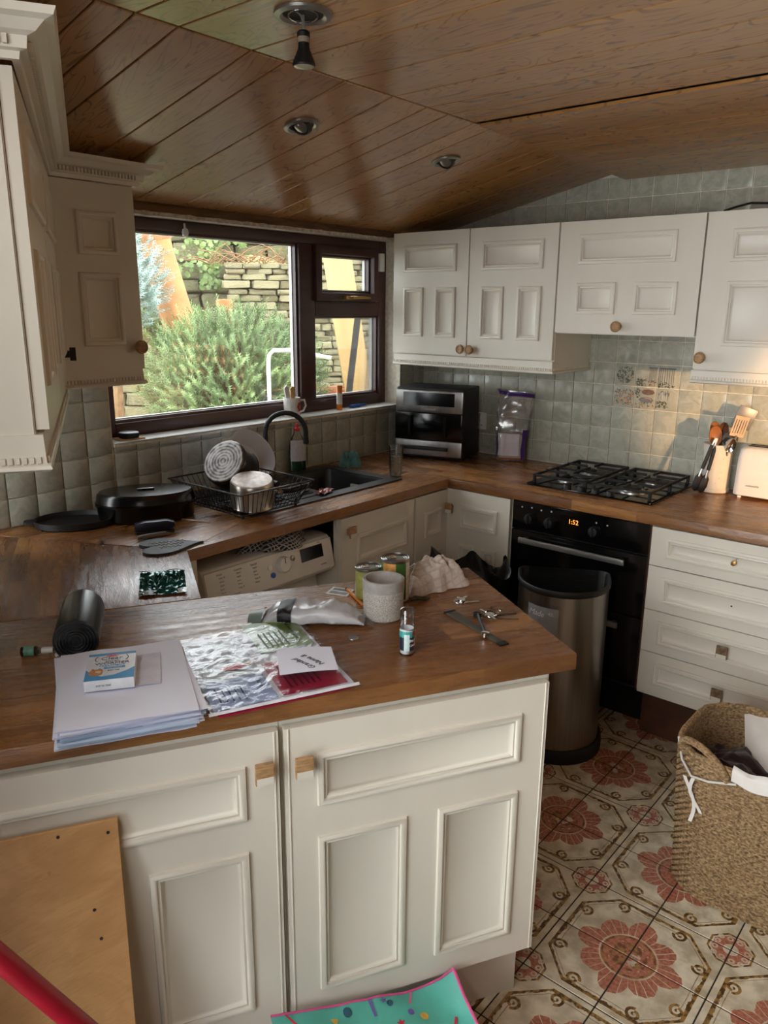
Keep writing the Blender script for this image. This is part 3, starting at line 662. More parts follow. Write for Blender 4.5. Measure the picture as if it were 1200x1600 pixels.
# crown of the left unit runs in its own frame up to the corner with the other unit
cw = Vector((1.128 + corner[0], 2.20 + corner[1])); loc = cw - Vector((p.x, p.y)); cl_ = (loc.x * math.cos(a_) + loc.y * math.sin(a_), -loc.x * math.sin(a_) + loc.y * math.cos(a_))
def crown(unit, path, cutfirst, cutlast):
    b = sweep(path, CROWN); n = len(CROWN)
    lo = 1 if cutfirst else 0; ls = [b.v[i * n:(i + 1) * n] for i in range(len(path))][lo:len(path) - (1 if cutlast else 0)]
    MB().loops(ls).build('crown_moulding', PAINT, unit, smooth=False)
    d = MB()
    for (a, c) in list(zip(path, path[1:]))[lo:len(path) - 1 - (1 if cutlast else 0)]:
        a, c = Vector(a), Vector(c); L = (c - a).length; tt = (c - a) / L; nn = Vector((tt.y, -tt.x)); k = int(L / .0105)
        for i in range(k):
            s0 = a + tt * ((i + .2) * L / k); s1 = a + tt * ((i + .75) * L / k)
            d.prism([(q.x, q.y) for q in (s0 + nn * .020, s1 + nn * .020, s1 + nn * .030, s0 + nn * .030)], 1.987, 1.999)
    d.build('dentil_row', PAINT, unit, smooth=False, kind='stuff')
dirx = (math.cos(-a_), math.sin(-a_))
crown(t, [(-.004, .29), (-.004, -.022), cl_, (cl_[0] + dirx[0] * .3, cl_[1] + dirx[1] * .3)], False, True)
lfd = (-math.cos(a_), -math.sin(a_))
crown(tw, [(corner[0] + lfd[0] * .3, corner[1] + lfd[1] * .3), corner, (.274, -.022), (.274, .33)], True, False)
carcass(tw, .270, .33, z0c + .01, z1c)
door(tw, .006, 1.436, .266, .534, [(.075, .335, .205, .455), (.070, .075, .205, .285)], (.246, .068), kind='round')
pelmet(tw, [(.0, -.010), (.264, -.010), (.264, .33)], 1.388, 1.436)
# ------------------------------------------------------------------ appliances and things on the right run
# gas hob: local x along the wall to the right, y towards the wall
t = thing('gas_hob', 'black four-burner gas hob with cast iron pan supports', 'hob', (2.815, 1.600, ZW), RZE)
HW, HD = .55, .465
MB().prism(rrect(0, 0, HW, HD, .012), 0, .007).build('hob_plate', BLK, t, bevel=.002)
burn = [(.13, .34, .036), (.42, .34, .028), (.12, .14, .028), (.41, .14, .045)]
for x, y, r in burn:
    MB().lathe([(r * 1.25, .007), (r * 1.2, .014), (r * .95, .016), (r * .9, .022)], 24, (x, y, 0)).build('burner_ring', ALU, t)
    MB().lathe([(r * .8, .0225), (r * .86, .028), (r * .7, .031), (.004, .0315)], 24, (x, y, 0)).build('burner_cap', IRON, t)
for x0, x1 in ((.02, .262), (.288, .53)):
    b = MB(); zt = .044
    for y in (.035, .24, .445): b.box(x0, y - .005, zt - .010, x1, y + .005, zt)
    for x in (x0 + .005, x1 - .005): b.box(x - .005, .035, zt - .010, x + .005, .445, zt)
    cx = (x0 + x1) / 2
    for y in (.035, .445, .24):
        for x in (x0 + .005, x1 - .005): b.box(x - .006, y - .006, .007, x + .006, y + .006, zt)
    for yc in (.14, .34):
        b.box(x0, yc - .004, zt - .008, cx - .022, yc + .004, zt + .003); b.box(cx + .022, yc - .004, zt - .008, x1, yc + .004, zt + .003)
        b.box(cx - .004, yc - .10, zt - .008, cx + .004, yc - .022, zt + .003); b.box(cx - .004, yc + .022, zt - .008, cx + .004, yc + .10, zt + .003)
    b.build('pan_support', IRON, t, bevel=.0015, seg=1)
for k in range(4):
    MB().lathe([(.017, .007), (.016, .020), (.013, .024), (.003, .0245)], 18, (.185 + k * .062, .022, 0)).build('hob_knob', BLKM, t)
# air fryer oven
af = thing('air_fryer_oven', 'black and steel air fryer oven in the corner under the wall cabinet', 'air fryer', (2.925, 2.405, ZW), math.atan2(-.36, .105))
w, d, h = .352, .25, .345
MB().prism(rrect(0, .006, w, d, .015), .006, h).build('casing', BLKM, af, bevel=.006)
MB().box(.004, -.004, .23, w - .004, .008, .335).build('control_fascia', STEEL, af, bevel=.006, label='brushed steel fascia')
MB().box(.045, -.0055, .262, w - .045, -.003, .325).build('control_panel', BLK, af)
MB().box(.004, -.008, .095, w - .004, .006, .228).build('window_door', BLK, af, bevel=.005)
for x in (.085, .265): MB().prism(rrect(x - .009, -.026, x + .009, -.010, .006, 3), .115, .215).build('door_grip', BLK, af)
MB().box(.004, -.004, .018, w - .004, .008, .093).build('drawer_front', STEEL, af, bevel=.006)
MB().prism(rrect(.04, -.03, w - .07, -.004, .008, 4), .050, .066).build('drawer_handle', BLKM, af, bevel=.003)
text('Cuisinart', .020, mat('silver_print', (210, 210, 208), .4), af, (w / 2, -.0045, .246), (PI / 2, 0, 0))
for x in (.03, w - .03):
    for y in (.03, d - .03): MB().lathe([(.012, 0), (.012, .007)], 12, (x, y, 0)).build('foot', RUBBER, af)
# socket
t = thing('wall_socket', 'white double wall socket beside the air fryer', 'socket', (XE - .006, 2.268, 1.030), RZE)
MB().box(0, -.010, 0, .146, 0, .086).build('face_plate', WHITE, t, bevel=.004)
for x in (.037, .109):
    MB().box(x - .006, -.013, .055, x + .006, -.010, .077).build('rocker_switch', WHITE, t, bevel=.001)
    for dx, dz, ww in ((0, .044, .003), (-.011, .022, .005), (.011, .022, .005)): MB().box(x - ww / 2 + dx, -.0104, dz - .003, x + ww / 2 + dx, -.0099, dz + .003).build('pin_slot', DARKIN, t)
t = thing('plug', 'black plug with cable in the socket behind the air fryer', 'plug', (XE - .0165, 2.231, 1.052), RZE)
MB().prism(rrect(-.024, -.026, .024, .026, .008), 0, .022).xf(Matrix.Rotation(R(90), 4, 'X')).build('plug_body', BLKM, t, bevel=.004)
MB().tube([(0, -.012, -.024), (.01, -.02, -.06), (.045, -.03, -.07), (.075, -.035, -.085), (.055, -.04, -.125), (.02, -.08, -.137), (-.02, -.10, -.137)], .0032, 8).build('cable', BLKM, t)
# bread in a bag
br = thing('bread_bag', 'half-empty sliced loaf in a clear plastic bag with purple printing', 'bread bag', (3.165, 1.962, ZW), math.atan2(-.13, .075))
CRUST = mat('bread_crust', (150, 96, 56), .8, var=.2, scale=60); CRUMB = mat('bread_crumb', (214, 196, 168), .9, var=.08, scale=120, bump=.4)
PURPLE = mat('purple_bag_print', (74, 44, 126), .3, var=.1)
LO = rrect(-.058, 0, .058, .125, .02, 4)
for k in range(9):
    y = .012 + k * .0095
    s = MB().prism([(x + .066, z + .006) for x, z in LO], y, y + .0085, ax='y').build('bread_slice', CRUMB, br, bevel=.001, seg=1)
    MB().loops([[(x * sc + .066, yy, (z - .0625) * sc + .0685) for x, z in LO] for yy in (y + .0008, y + .0077) for sc in (1.008,)], cap0=False, cap1=False).build('crust', CRUST, s)
cf = crumple(3, .012, 22)
def bagf(u, v):
    a = 2 * PI * u; z = .002 + .335 * v; k = 1 if v < .45 else max(.10, 1 - (v - .45) * 1.15)
    sq = lambda c: math.copysign(abs(c) ** .45, c)
    x = .066 + (.070 + .012 * (v > .4) * v) * sq(math.cos(a)); y = .055 + .052 * k * sq(math.sin(a))
    n = cf(math.cos(a) * .1, math.sin(a) * .1, z)
    return (x + n * (.3 + v) + (v - .5) * .03 * (v > .5), y + n * (.3 + v), z + .012 * v * math.cos(a) * -1 * v)
MB().grid(40, 26, bagf, cu=True).build('clear_bag', BREADBAG, br, fix=False)
def band(v0, v1, u0, u1, m, nm):
    b = MB().grid(24, 4, lambda u, v: tuple(Vector(bagf(u0 + (u1 - u0) * u, v0 + (v1 - v0) * v)) + Vector((0, -.0012, 0)) + (Vector(bagf(u0 + (u1 - u0) * u, .3)) - Vector((.066, .055, bagf(0, .3)[2]))).normalized() * .0012))
    b.build(nm, m, br, fix=False)
band(.93, .985, .48, 1.02, PURPLE, 'printed_band'); band(.02, .46, .82, 1.0, PURPLE, 'printed_side'); band(.02, .42, .48, .575, PURPLE, 'printed_side'); band(.02, .05, .5, .98, CRUST, 'printed_base')
LABW = mat('bag_white_label', (214, 206, 214), .3, var=.06); band(.08, .40, .605, .79, LABW, 'printed_front')
# utensil crock and its utensils
CRK = mat('cream_glazed_stoneware', (216, 208, 196), .16, var=.05, scale=9)
ck = MB().lathe([(.052, 0), (.058, .004), (.058, .016), (.054, .020), (.055, .10), (.056, .165), (.059, .188), (.060, .196), (.056, .198), (.052, .19), (.049, .02), (.002, .016)], 36)
ckl = (3.228, .957, ZW)
to = thing('utensil_crock', 'cream stoneware utensil crock between the hob and the toaster', 'crock', ckl)
ck.build('jar', CRK, to)
em = MB()
for k in range(7):
    z = .045 + .02 * k; em.lathe([(.0035, -.002), (.0028, .0015), (.0005, .003)], 8, (0, 0, 0)); em.xf(Matrix.Rotation(R(-150 + 3 * (k % 2)), 4, 'Z') @ Matrix.Translation((.0545, (k % 3 - 1) * .008, z)) @ Matrix.Rotation(R(90), 4, 'Y'), len(em.v) - 24)
em.build('embossed_sprig', CRK, to, kind='stuff')
def utensil(name, label, cat, top, base, build, group=None):
    """build in local frame: z along the handle from the foot (0) to the head"""
    B_, T_ = Vector(base), Vector(top); q = (T_ - B_).to_track_quat('Z', 'Y'); t = thing(name, label, cat, base, group=group)
    l = q.inverted() @ Vector((.88, .47, 0)); t.rotation_euler = (q @ Euler((0, 0, math.atan2(-l.x, l.y))).to_quaternion()).to_euler(); build(t, (T_ - B_).length); return t
def oval_head(L, rx, rz, th, hole=0):
    b = MB(); pts = [(rx * math.cos(2 * PI * k / 20), L - rz + rz * math.sin(2 * PI * k / 20)) for k in range(20)]
    b.prism(pts, -th / 2, th / 2, ax='y'); return b
def spoon(m, rx, rz, hole=False, mh=None):
    def f(t, L):
        MB().tube([(0, 0, 0), (0, 0, L - 2 * rz + .015)], [.006, .0075], 8).build('handle', mh or m, t)
        b = MB(); n = 20
        ls = [[(rx * s * math.cos(2 * PI * k / n), -.004 + dz, L - rz + rz * s * math.sin(2 * PI * k / n)) for k in range(n)] for s, dz in ((.3, .007), (.7, .005), (.95, 0), (1, -.003), (.95, -.006), (.65, -.002), (.2, .002))]
        b.loops(ls).build('spoon_bowl', m, t)
        if hole: MB().lathe([(rx * .34, -.0065), (rx * .2, -.0075), (rx * .15, -.006)], 14, (0, 0, 0), cap0=False).xf(Matrix.Translation((0, 0, L - rz)) @ Matrix.Rotation(R(90), 4, 'X') @ Matrix.Translation((0, 0, 0))).build('spoon_hole', DARKIN, t)
    return f
cx, cyk, cz = ckl
utensil('wooden_spoon', 'brown wooden spoon, leftmost in the utensil crock', 'spoon', (3.222, .985, 1.195), (cx, cyk - .02, .93), spoon(MDWOOD, .020, .034), 'spoons in the crock')
utensil('wooden_spoon', 'broad mid-brown wooden spoon with a dark hole in the crock', 'spoon', (3.198, .972, 1.183), (cx - .01, cyk - .01, .93), spoon(MDWOOD, .025, .042, True), 'spoons in the crock')
utensil('wooden_spoon', 'very dark wooden spoon with a hole, in the crock', 'spoon', (3.225, .946, 1.196), (cx + .01, cyk + .01, .93), spoon(DKWOOD, .022, .042, True), 'spoons in the crock')
GREYN = mat('grey_nylon', (74, 74, 78), .4)
def turner(t, L):
    MB().tube([(0, 0, 0), (0, 0, L - .06)], .006, 8).build('handle', GREYN, t)
    MB().box(-.036, -.0015, L - .085, .036, .0015, L).build('blade', mat('blue_grey_blade', (110, 114, 122), .35, .3), t, bevel=.001)
utensil('flat_turner', 'grey flat-bladed turner, tallest in the utensil crock', 'turner', (3.262, .868, 1.255), (cx - .01, cyk + .02, .93), turner)
def slotted(t, L):
    MB().tube([(0, 0, 0), (0, 0, L - .08)], .005, 8).build('handle', CHROME, t)
    WS = mat('pale_slotted_blade', (206, 178, 148), .35, var=.08)
    b = MB(); hw = .026
    b.box(-hw, -.001, L - .014, hw, .001, L); b.box(-hw, -.001, L - .085, hw, .001, L - .072)
    for k in range(6): x = -hw + .003 + k * (2 * hw - .006) / 5; b.box(x - .0028, -.001, L - .073, x + .0028, .001, L - .013)
    b.build('slotted_blade', WS, t)
utensil('slotted_spatula', 'pale slotted spatula in the crock, in front of the grey turner', 'spatula', (3.192, .868, 1.228), (cx, cyk - .01, .93), slotted)
utensil('nylon_ladle', 'dark nylon ladle low in the utensil crock', 'ladle', (3.205, .905, 1.165), (cx, cyk + .01, .93), spoon(GREYN, .030, .03))
utensil('steel_serving_spoon', 'steel serving spoon low in the crock beside the slotted spatula', 'spoon', (3.185, .895, 1.145), (cx - .005, cyk, .93), spoon(CHROME, .021, .032))
def tongs(t, L):
    for s in (-1, 1):
        MB().tube([(s * .014, 0, .06), (s * .010, 0, L * .5), (s * .004, 0, L - .01)], [.006, .006, .005], 8).build('tong_arm', STEEL, t)
        MB().tube([(s * .0115, -.002, L * .42), (s * .007, -.002, L - .03)], .0075, 8).build('grip', BLKM, t)
        MB().lathe([(.002, 0), (.012, .006), (.017, .03), (.015, .06), (.006, .075), (.001, .077)], 14, (s * .012, 0, 0), sy=.4).build('tong_head', BLKM, t)
    MB().tube([(0, 0, L - .018), (0, 0, L)], .007, 8).build('hinge_cap', WHITE, t)
utensil('tongs', 'black and steel tongs leaning head down against the crock', 'tongs', (3.178, .955, 1.135), (3.148, .997, ZW + .005), tongs)
# toaster
t = thing('toaster', 'white toaster at the right edge of the hob worktop', 'toaster', (3.165, .872, ZW), RZE)
TWH = mat('white_toaster_shell', (228, 222, 214), .3, var=.02)
b = MB(); ls = []
for z, ins in ((.010, .006), (.014, .0), (.16, .004), (.19, .008), (.200, .018), (.203, .03)): ls.append([(x, y, z) for x, y in rrect(ins, ins, .29 - ins, .140 - ins, .03, 6)])
b.loops(ls).build('shell', TWH, t, ang=50)
MB().prism(rrect(.03, .045, .26, .063, .006, 3), .2032, .2045).build('toast_slot', DARKIN, t); MB().prism(rrect(.03, .08, .26, .098, .006, 3), .2032, .2045).build('toast_slot', DARKIN, t)
for x, y in ((.025, .025), (.265, .025), (.025, .115), (.265, .115)): MB().lathe([(.008, 0), (.008, .012)], 10, (x, y, 0)).build('foot', WHITE, t)
text('cookworks', .011, mat('grey_print', (120, 120, 120), .5), t, (.075, -.0008, .055), (PI / 2, 0, 0))
# cable on the wall cabinet
MB().tube([(3.0, .97, 1.9675), (3.02, .93, 1.982), (3.0, .88, 1.988), (3.02, .82, 1.985), (3.01, .7, 1.969)], .004, 8).build('loose_cable', BLKM, None, label='black cable lying on top of the right-hand wall cabinet', cat='cable')
t = thing('cabinet_hanging_bracket', 'white metal hanging bracket on the tiles beside the window', 'bracket', (3.12, 2.529, 1.84))
MB().box(0, -.004, 0, .10, 0, .038).build('bracket_plate', WHITE, t, bevel=.001); MB().box(-.004, -.02, -.002, .0, 0, .044).build('bracket_lip', WHITE, t)
for x, z in ((.014, .010), (.014, .028), (.06, .019)): MB().lathe([(.003, 0), (.003, .001)], 8).xf(Matrix.Translation((x, -.0042, z)) @ Matrix.Rotation(R(90), 4, 'X')).build('bracket_hole', DARKIN, t)
# ceiling lights
def downlight(label, loc, tilt, r, hang=False):
    t = thing('ceiling_spotlight', label, 'spotlight', loc, rot=(-tilt, 0, 0), group='ceiling spotlights')
    MB().lathe([(r, -.0005), (r * .99, -.006), (r * .80, -.009), (r * .70, -.004), (r * .70, 0)], 32, cap0=False, cap1=False).build('bezel', mat('satin_nickel', (150, 148, 142), .35, .7), t)
    MB().lathe([(r * .71, -.002), (r * .66, -.001), (.002, -.001)], 32, cap0=False).build('recess', BLKM, t)
    if not hang:
        MB().lathe([(r * .62, -.003), (r * .5, -.012), (r * .44, -.012), (r * .40, -.006)], 24, cap0=False).xf(Matrix.Rotation(R(38), 4, 'Y')).build('gimbal_ring', BLKM, t)
        MB().lathe([(r * .40, -.009), (r * .25, -.013), (.001, -.014)], 20, cap0=False).xf(Matrix.Rotation(R(38), 4, 'Y')).build('lamp_face', mat('spot_lens', (150, 150, 146), .15, .6), t)
    else:
        b = MB(); b.tube([(-.02, 0, -.002), (-.006, .0, -.006), (0, 0, -.02)], .0018, 6); b.tube([(.0, 0, -.004), (0, 0, -.034)], .003, 6); b.build('lead', mat('grey_lead', (120, 118, 110), .5), t)
        MB().tube([(r * .55 * math.cos(a), r * .45 * math.sin(a), -.006 - .004 * math.sin(a)) for a in [2 * PI * k / 20 for k in range(20)]], .0018, 6, True).build('loose_ring', CHROME, t)
        MB().lathe([(.010, -.032), (.013, -.035), (.013, -.043)], 16).build('lamp_cap', BLKM, t); MB().lathe([(.0115, -.043), (.0125, -.046), (.0115, -.053)], 16).build('ceramic_collar', mat('tan_collar', (150, 138, 116), .6), t)
        MB().lathe([(.011, -.053), (.012, -.064), (.016, -.074), (.0215, -.086), (.0235, -.093), (.022, -.096)], 24).build('reflector', BLKM, t)
        MB().lathe([(.021, -.0955), (.016, -.0985), (.001, -.1)], 20, cap0=False).build('lamp_lens', mat('lamp_lens', (196, 190, 168), .12, .2), t)
downlight('ceiling spotlight with its bulb hanging loose, nearest the camera', (1.208, 1.24, 2.19), 0, .058, True)
downlight('ceiling spotlight with a tilted lamp, left one on the sloping boards', (1.697, 1.757, ceilA(1.757)), slA, .052)
downlight('ceiling spotlight on the sloping boards nearest the wall cabinets', (2.406, 1.757, ceilA(1.757)), slA, .052)
# bin, D shaped
bn = thing('steel_bin', 'open brushed steel D-shaped bin with black rim, in front of the oven', 'bin', (2.49, 1.228, 0), math.atan2(-.30, .165))
def dshape(w, d, n=22):     # curved side towards -y, flat back
    p = [(w * math.cos(R(180 + 180 * k / n)), -d * math.sin(R(180 * k / n)) ** .85 * 1.0) for k in range(n + 1)]
    return p + arc(w - .03, .035, .03, 0, 90, 4) + arc(-w + .03, .035, .03, 90, 180, 4)
def dl(w, d, z): return [(x, y + .03, z) for x, y in dshape(w, d)]
bw, bd = .165, .20
MB().loops([dl(bw, bd, .045), dl(bw, bd, .652)], cap0=True, cap1=False).build('steel_shell', BINST, bn, ang=50)
MB().loops([dl(bw + .002, bd + .002, .648), dl(bw + .005, bd + .005, .652), dl(bw + .005, bd + .005, .668), dl(bw + .002, bd + .002, .672), dl(bw - .006, bd - .006, .668), dl(bw - .012, bd - .012, .20), dl(bw - .03, bd - .03, .12)], cap0=False).build('rim_and_liner', BLKM, bn, ang=50)
MB().loops([dl(bw + .016, bd + .016, 0), dl(bw + .016, bd + .016, .03), dl(bw + .004, bd + .004, .048)]).build('base', BLKM, bn, ang=50)
lb = MB().grid(8, 2, lambda u, v: ((bw + .002) * math.cos(R(180 + 42 + 42 * u)), .03 - (bd + .002) * math.sin(R(42 + 42 * u)) ** .85, .505 + .10 * v))
lbo = lb.build('sticker', mat('grey_sticker', (150, 152, 154), .5, var=.12), bn, fix=False)
text('Made', .030, WHITE, lbo, (-.0955, -.1405, .577), (PI / 2, 0, R(-38)), shear=.3); text('42L', .015, WHITE, lbo, (-.0445, -.1685, .583), (PI / 2, 0, R(-19)))
# black bin bag standing in the corner
cfb = crumple(9, .045, 7); cf2 = crumple(2, .016, 22)
def sack_edge(a): return .615 + .13 * math.exp(-((a - 3.6) / .35) ** 2) + .06 * math.exp(-((a - 2.0) / .4) ** 2) + .05 * math.exp(-((a - 5.2) / .35) ** 2) + .02 * math.sin(a * 5)
def sack(u, v):
    a = 2 * PI * u; ze = sack_edge(a)
    if v < .72:
        w = v / .72; z = ze * w; r = min(1, .55 + w * 2.2) * (1 - .10 * w) + .07 * math.sin(a * 6 + w * 4) * w
    else:
        w = (v - .72) / .28; z = ze - .20 * w ** .8; r = .90 * (1 - .8 * w)
    x, y = .125 * r * math.cos(a), .185 * r * math.sin(a); n = cfb(x, y, z) + cf2(x, y, z)
    return (x * (1 + 2.2 * n), y * (1 + 2.2 * n), max(0, z + n * .4 * min(1, v * 5)))
bg = thing('bin_bag', 'crumpled black bin bag standing in the corner behind the peninsula', 'bin bag', (2.50, 1.655, 0))
MB().grid(100, 60, sack, cu=True).build('sack', BAGM, bg, fix=False, ang=60)
for k, (a0, r0, zz, L) in enumerate(((2.2, .12, .60, .09), (4.4, .12, .56, .08))):
    def fl(u, v, a0=a0, r0=r0, zz=zz, L=L, k=k):
        q = a0 + (u - .5) * .95; r = r0 + L * v * (1 - .3 * v) + .010 * math.sin(u * 13 + k + v * 3); return (r * math.cos(q), r * math.sin(q), zz + .04 * math.sin(v * 2.2) - .13 * v * v + .014 * math.sin(u * 10 + v * 4))
    MB().grid(18, 14, fl).build('loose_edge', BAGM, bg, fix=False, ang=60)
# laundry basket
bk = thing('laundry_basket', 'woven seagrass laundry basket with white cotton liner and dark washing', 'laundry basket', (2.17, .315, 0))
hx, hy, Hb = .195, .315, .445
ring_pts = rrect(-hx, -hy, hx, hy, .13, 10)
def ringat(s, z): return [(x * s, y * s, z) for x, y in ring_pts]
# woven wall: coiled rows with a stagger
def outl(n): 
    pts = [Vector((x, y)) for x, y in ring_pts]; L = [0]
    for i in range(len(pts)): L.append(L[-1] + (pts[(i + 1) % len(pts)] - pts[i]).length)
    out = []
    for k in range(n):
        d = L[-1] * k / n; i = max(j for j in range(len(pts)) if L[j] <= d); f_ = (d - L[i]) / max(1e-9, L[i+1] - L[i]); a, b_ = pts[i], pts[(i + 1) % len(pts)]
        p = a.lerp(b_, f_); tt = (b_ - a).normalized(); out.append((p, Vector((tt.y, -tt.x))))
    return out
NR, NC = 46, 150
OL = outl(NC)
stp = MB()
rb = random.Random(3)
for r in range(NR):
    z = .006 + (Hb - .012) * r / NR; dz = (Hb / NR) * .98; s = .93 + .07 * (r / NR)
    for c in range(0, NC):
        if (c + r) % 2: continue
        (p0, n0), (p1, n1) = OL[c], OL[(c + 2) % NC]; pm = OL[(c + 1) % NC]
        j = rb.uniform(-.0012, .0012); o = .0042 + rb.uniform(0, .0015)
        A = [(p0.x * s, p0.y * s, z - dz * .15 + j), (p0.x * s, p0.y * s, z + dz * .75 + j)]; Bq = [(pm[0].x * s + pm[1].x * o, pm[0].y * s + pm[1].y * o, z + dz * .1), (pm[0].x * s + pm[1].x * o, pm[0].y * s + pm[1].y * o, z + dz * 1.0)]
        Cq = [(p1.x * s, p1.y * s, z + dz * .3 + j), (p1.x * s, p1.y * s, z + dz * 1.2 + j)]
        stp.add(A + Bq + Cq, [(0, 2, 3, 1), (2, 4, 5, 3)])
stp.build('woven_strands', WEAVE, bk, fix=False, kind='stuff')
MB().loops([ringat(.925, .002), ringat(.995, Hb - .004), ringat(.965, Hb - .004), ringat(.895, .01)], cap0=True, cap1=True).build('basket_wall', WEAVE, bk, ang=60)
MB().tube([(x * .985, y * .985, Hb + .002 * math.sin(k * 2.1)) for k, (x, y) in enumerate(ring_pts)], .0095, 8, True).build('rim_braid', WEAVE, bk)
hp_ = [(-.150, .285, Hb - .02), (-.165, .280, Hb + .022), (-.188, .250, Hb + .042), (-.204, .205, Hb + .036), (-.208, .165, Hb + .008), (-.200, .145, Hb - .03)]
def cat_pts(p, n=5):
    out = []
    for i in range(len(p) - 1):
        a, b_, c, d = [Vector(p[max(0, min(len(p) - 1, k))]) for k in (i - 1, i, i + 1, i + 2)]
        for k in range(n): u = k / n; out.append(.5 * ((2 * b_) + (c - a) * u + (2 * a - 5 * b_ + 4 * c - d) * u * u + (3 * b_ - a - 3 * c + d) * u ** 3))
    return out + [Vector(p[-1])]
hh_ = cat_pts(hp_); MB().tube(hh_, [.0095 + .0015 * (k % 2) for k in range(len(hh_))], 9).build('rope_handle', WEAVE, bk)
LINEN = mat('white_cotton_liner', (222, 218, 212), .85, var=.04, scale=12, bump=.25, bscale=40, sheen=.2)
# liner: folded over the front rim, running round the right end of the basket
idx = [k for k in range(NC) if (OL[k][0].x < -.1 and OL[k][0].y < .135) or OL[k][0].y < -.12 or (OL[k][0].x > .1 and OL[k][0].y < .02)]
k0 = max(idx, key=lambda k: (OL[k][0].x < -.1) * (1 + OL[k][0].y)); seq = sorted(idx, key=lambda k: (k - k0) % NC)
def liner(u, v):
    k = seq[min(len(seq) - 1, int(u * (len(seq) - 1) + .5))]; p, n = OL[k]
    if v < .35: w = 1 - v / .35; q = p + n * (.0135 + .002 * math.sin(k * 1.1)); return (q.x, q.y, Hb + .010 - .036 * w * (1 + .15 * math.sin(k * .7)))
    w = (v - .35) / .65; q = p + n * (.010 - .026 * min(1, w * 2)); return (q.x, q.y, Hb + .011 + .006 * math.sin(min(1, w * 2) * PI) - .15 * max(0, w - .2) + .005 * math.sin(k * .8 + w * 4))
MB().grid(len(seq), 16, liner).build('cotton_liner', LINEN, bk, fix=False, ang=60)
flap = MB().grid(14, 14, lambda u, v: (.17 - .12 * v + .03 * u - .04 * u * v, .02 + .20 * u * (1 - .35 * v), Hb + .035 - .05 * u - .11 * v - .03 * u * v + .012 * math.sin(u * 7 + v * 5)))
flap.build('liner_flap', LINEN, bk, fix=False, ang=60)
tie = MB()
for dx, L in ((0, .10), (.012, .135)): tie.grid(2, 12, lambda u, v: (-.197 - .003 * math.sin(v * 5 + dx * 90) + .0, .232 + dx * 1.2 + .010 * (u - .5) + .012 * math.sin(v * 4 + dx * 200) - .02 * v, Hb - .06 - L * v))
tie.tube([(-.135, .302, Hb + .012), (-.172, .275, Hb - .03), (-.197, .238, Hb - .056), (-.2055, .19, Hb - .048), (-.207, .12, Hb - .025)], .0035, 6)
tie.build('liner_tie', LINEN, bk, fix=False, ang=60)
CLD = mat('dark_washing', (44, 28, 30), .9, var=.25, scale=10, sheen=.3)
cfw = crumple(5, .05, 7)
wsh = MB().grid(40, 40, lambda u, v: ((u - .5) * 2 * hx * .90 * math.sqrt(max(0.02, 1 - .45 * (2 * v - 1) ** 4)), (v - .5) * 2 * hy * .90 * math.sqrt(max(.02, 1 - .45 * (2 * u - 1) ** 4)), .30 + .05 * math.cos((u - .5) * 3) + cfw(u * .5, v * .7)))
o = wsh.build('heap_of_washing', CLD, None, (2.17, .315, 0), fix=False, ang=60, label='dark crumpled washing inside the seagrass basket', cat='washing')
# ------------------------------------------------------------------ sink run
t = thing('kitchen_sink', 'black composite sink with drainer under the window', 'sink', (0, 0, 0))
bx0, bx1, by0, by1 = 2.13, 2.475, 2.095, 2.435
zr = ZW + .006
rim = MB().prism([(SX0 - .012, SY0 - .012), (SX1 + .012, SY0 - .012), (SX1 + .012, SY1 + .012), (SX0 - .012, SY1 + .012), (SX0 - .0121, SY0 - .011), (bx0, by0), (bx0, by1), (bx1, by1), (bx1, by0), (bx0, by0)], ZW + .0005, zr)
rim.build('sink_rim', BLKG, t, smooth=False)
def rr(i, z): return [(x, y, z) for x, y in rrect(bx0 + i, by0 + i, bx1 - i, by1 - i, .03, 5)]
MB().loops([rr(-.001, zr - .001), rr(.004, zr - .012), rr(.012, ZW - .15), rr(.03, ZW - .17)], cap0=False, cap1=True).build('bowl', BLKG, t, fix=False, ang=50)
dr = MB()
for k in range(9): dr.box(1.75, 2.09 + k * .04, zr - .0005, 2.09, 2.098 + k * .04, zr + .003)
dr.build('drainer_ridges', BLKG, t, bevel=.0015, seg=1, kind='stuff')
MB().lathe([(.025, 0), (.024, .004), (.018, .002), (.002, .001)], 20, (2.3, 2.27, ZW - .1695)).build('plug_hole', CHROME, t)
# mixer tap
t = thing('mixer_tap', 'matt black swan-neck mixer tap behind the sink', 'tap', (2.135, 2.462, zr))
MB().lathe([(.025, 0), (.024, .012), (.018, .02), (.017, .06), (.012, .07)], 20).build('tap_body', BLKM, t)
pa = [(0, 0, .06), (0, 0, .20)]; dirv = Vector((.125, -.115, 0)); 
for k in range(1, 13): a = PI * k / 12; c = dirv * .5; pa.append((c.x * (1 - math.cos(a)), c.y * (1 - math.cos(a)), .20 + .082 * math.sin(a)))
pa.append((dirv.x * 1.0, dirv.y * 1.0, .175)); MB().tube(pa, .0105, 12).build('swan_neck', BLKM, t)
MB().lathe([(.012, .150), (.0125, .155), (.0115, .178)], 16, (dirv.x, dirv.y, 0)).build('aerator', BLKM, t)
MB().tube([(-.015, .0, .045), (-.045, 0, .06)], .005, 8).build('lever', BLKM, t)
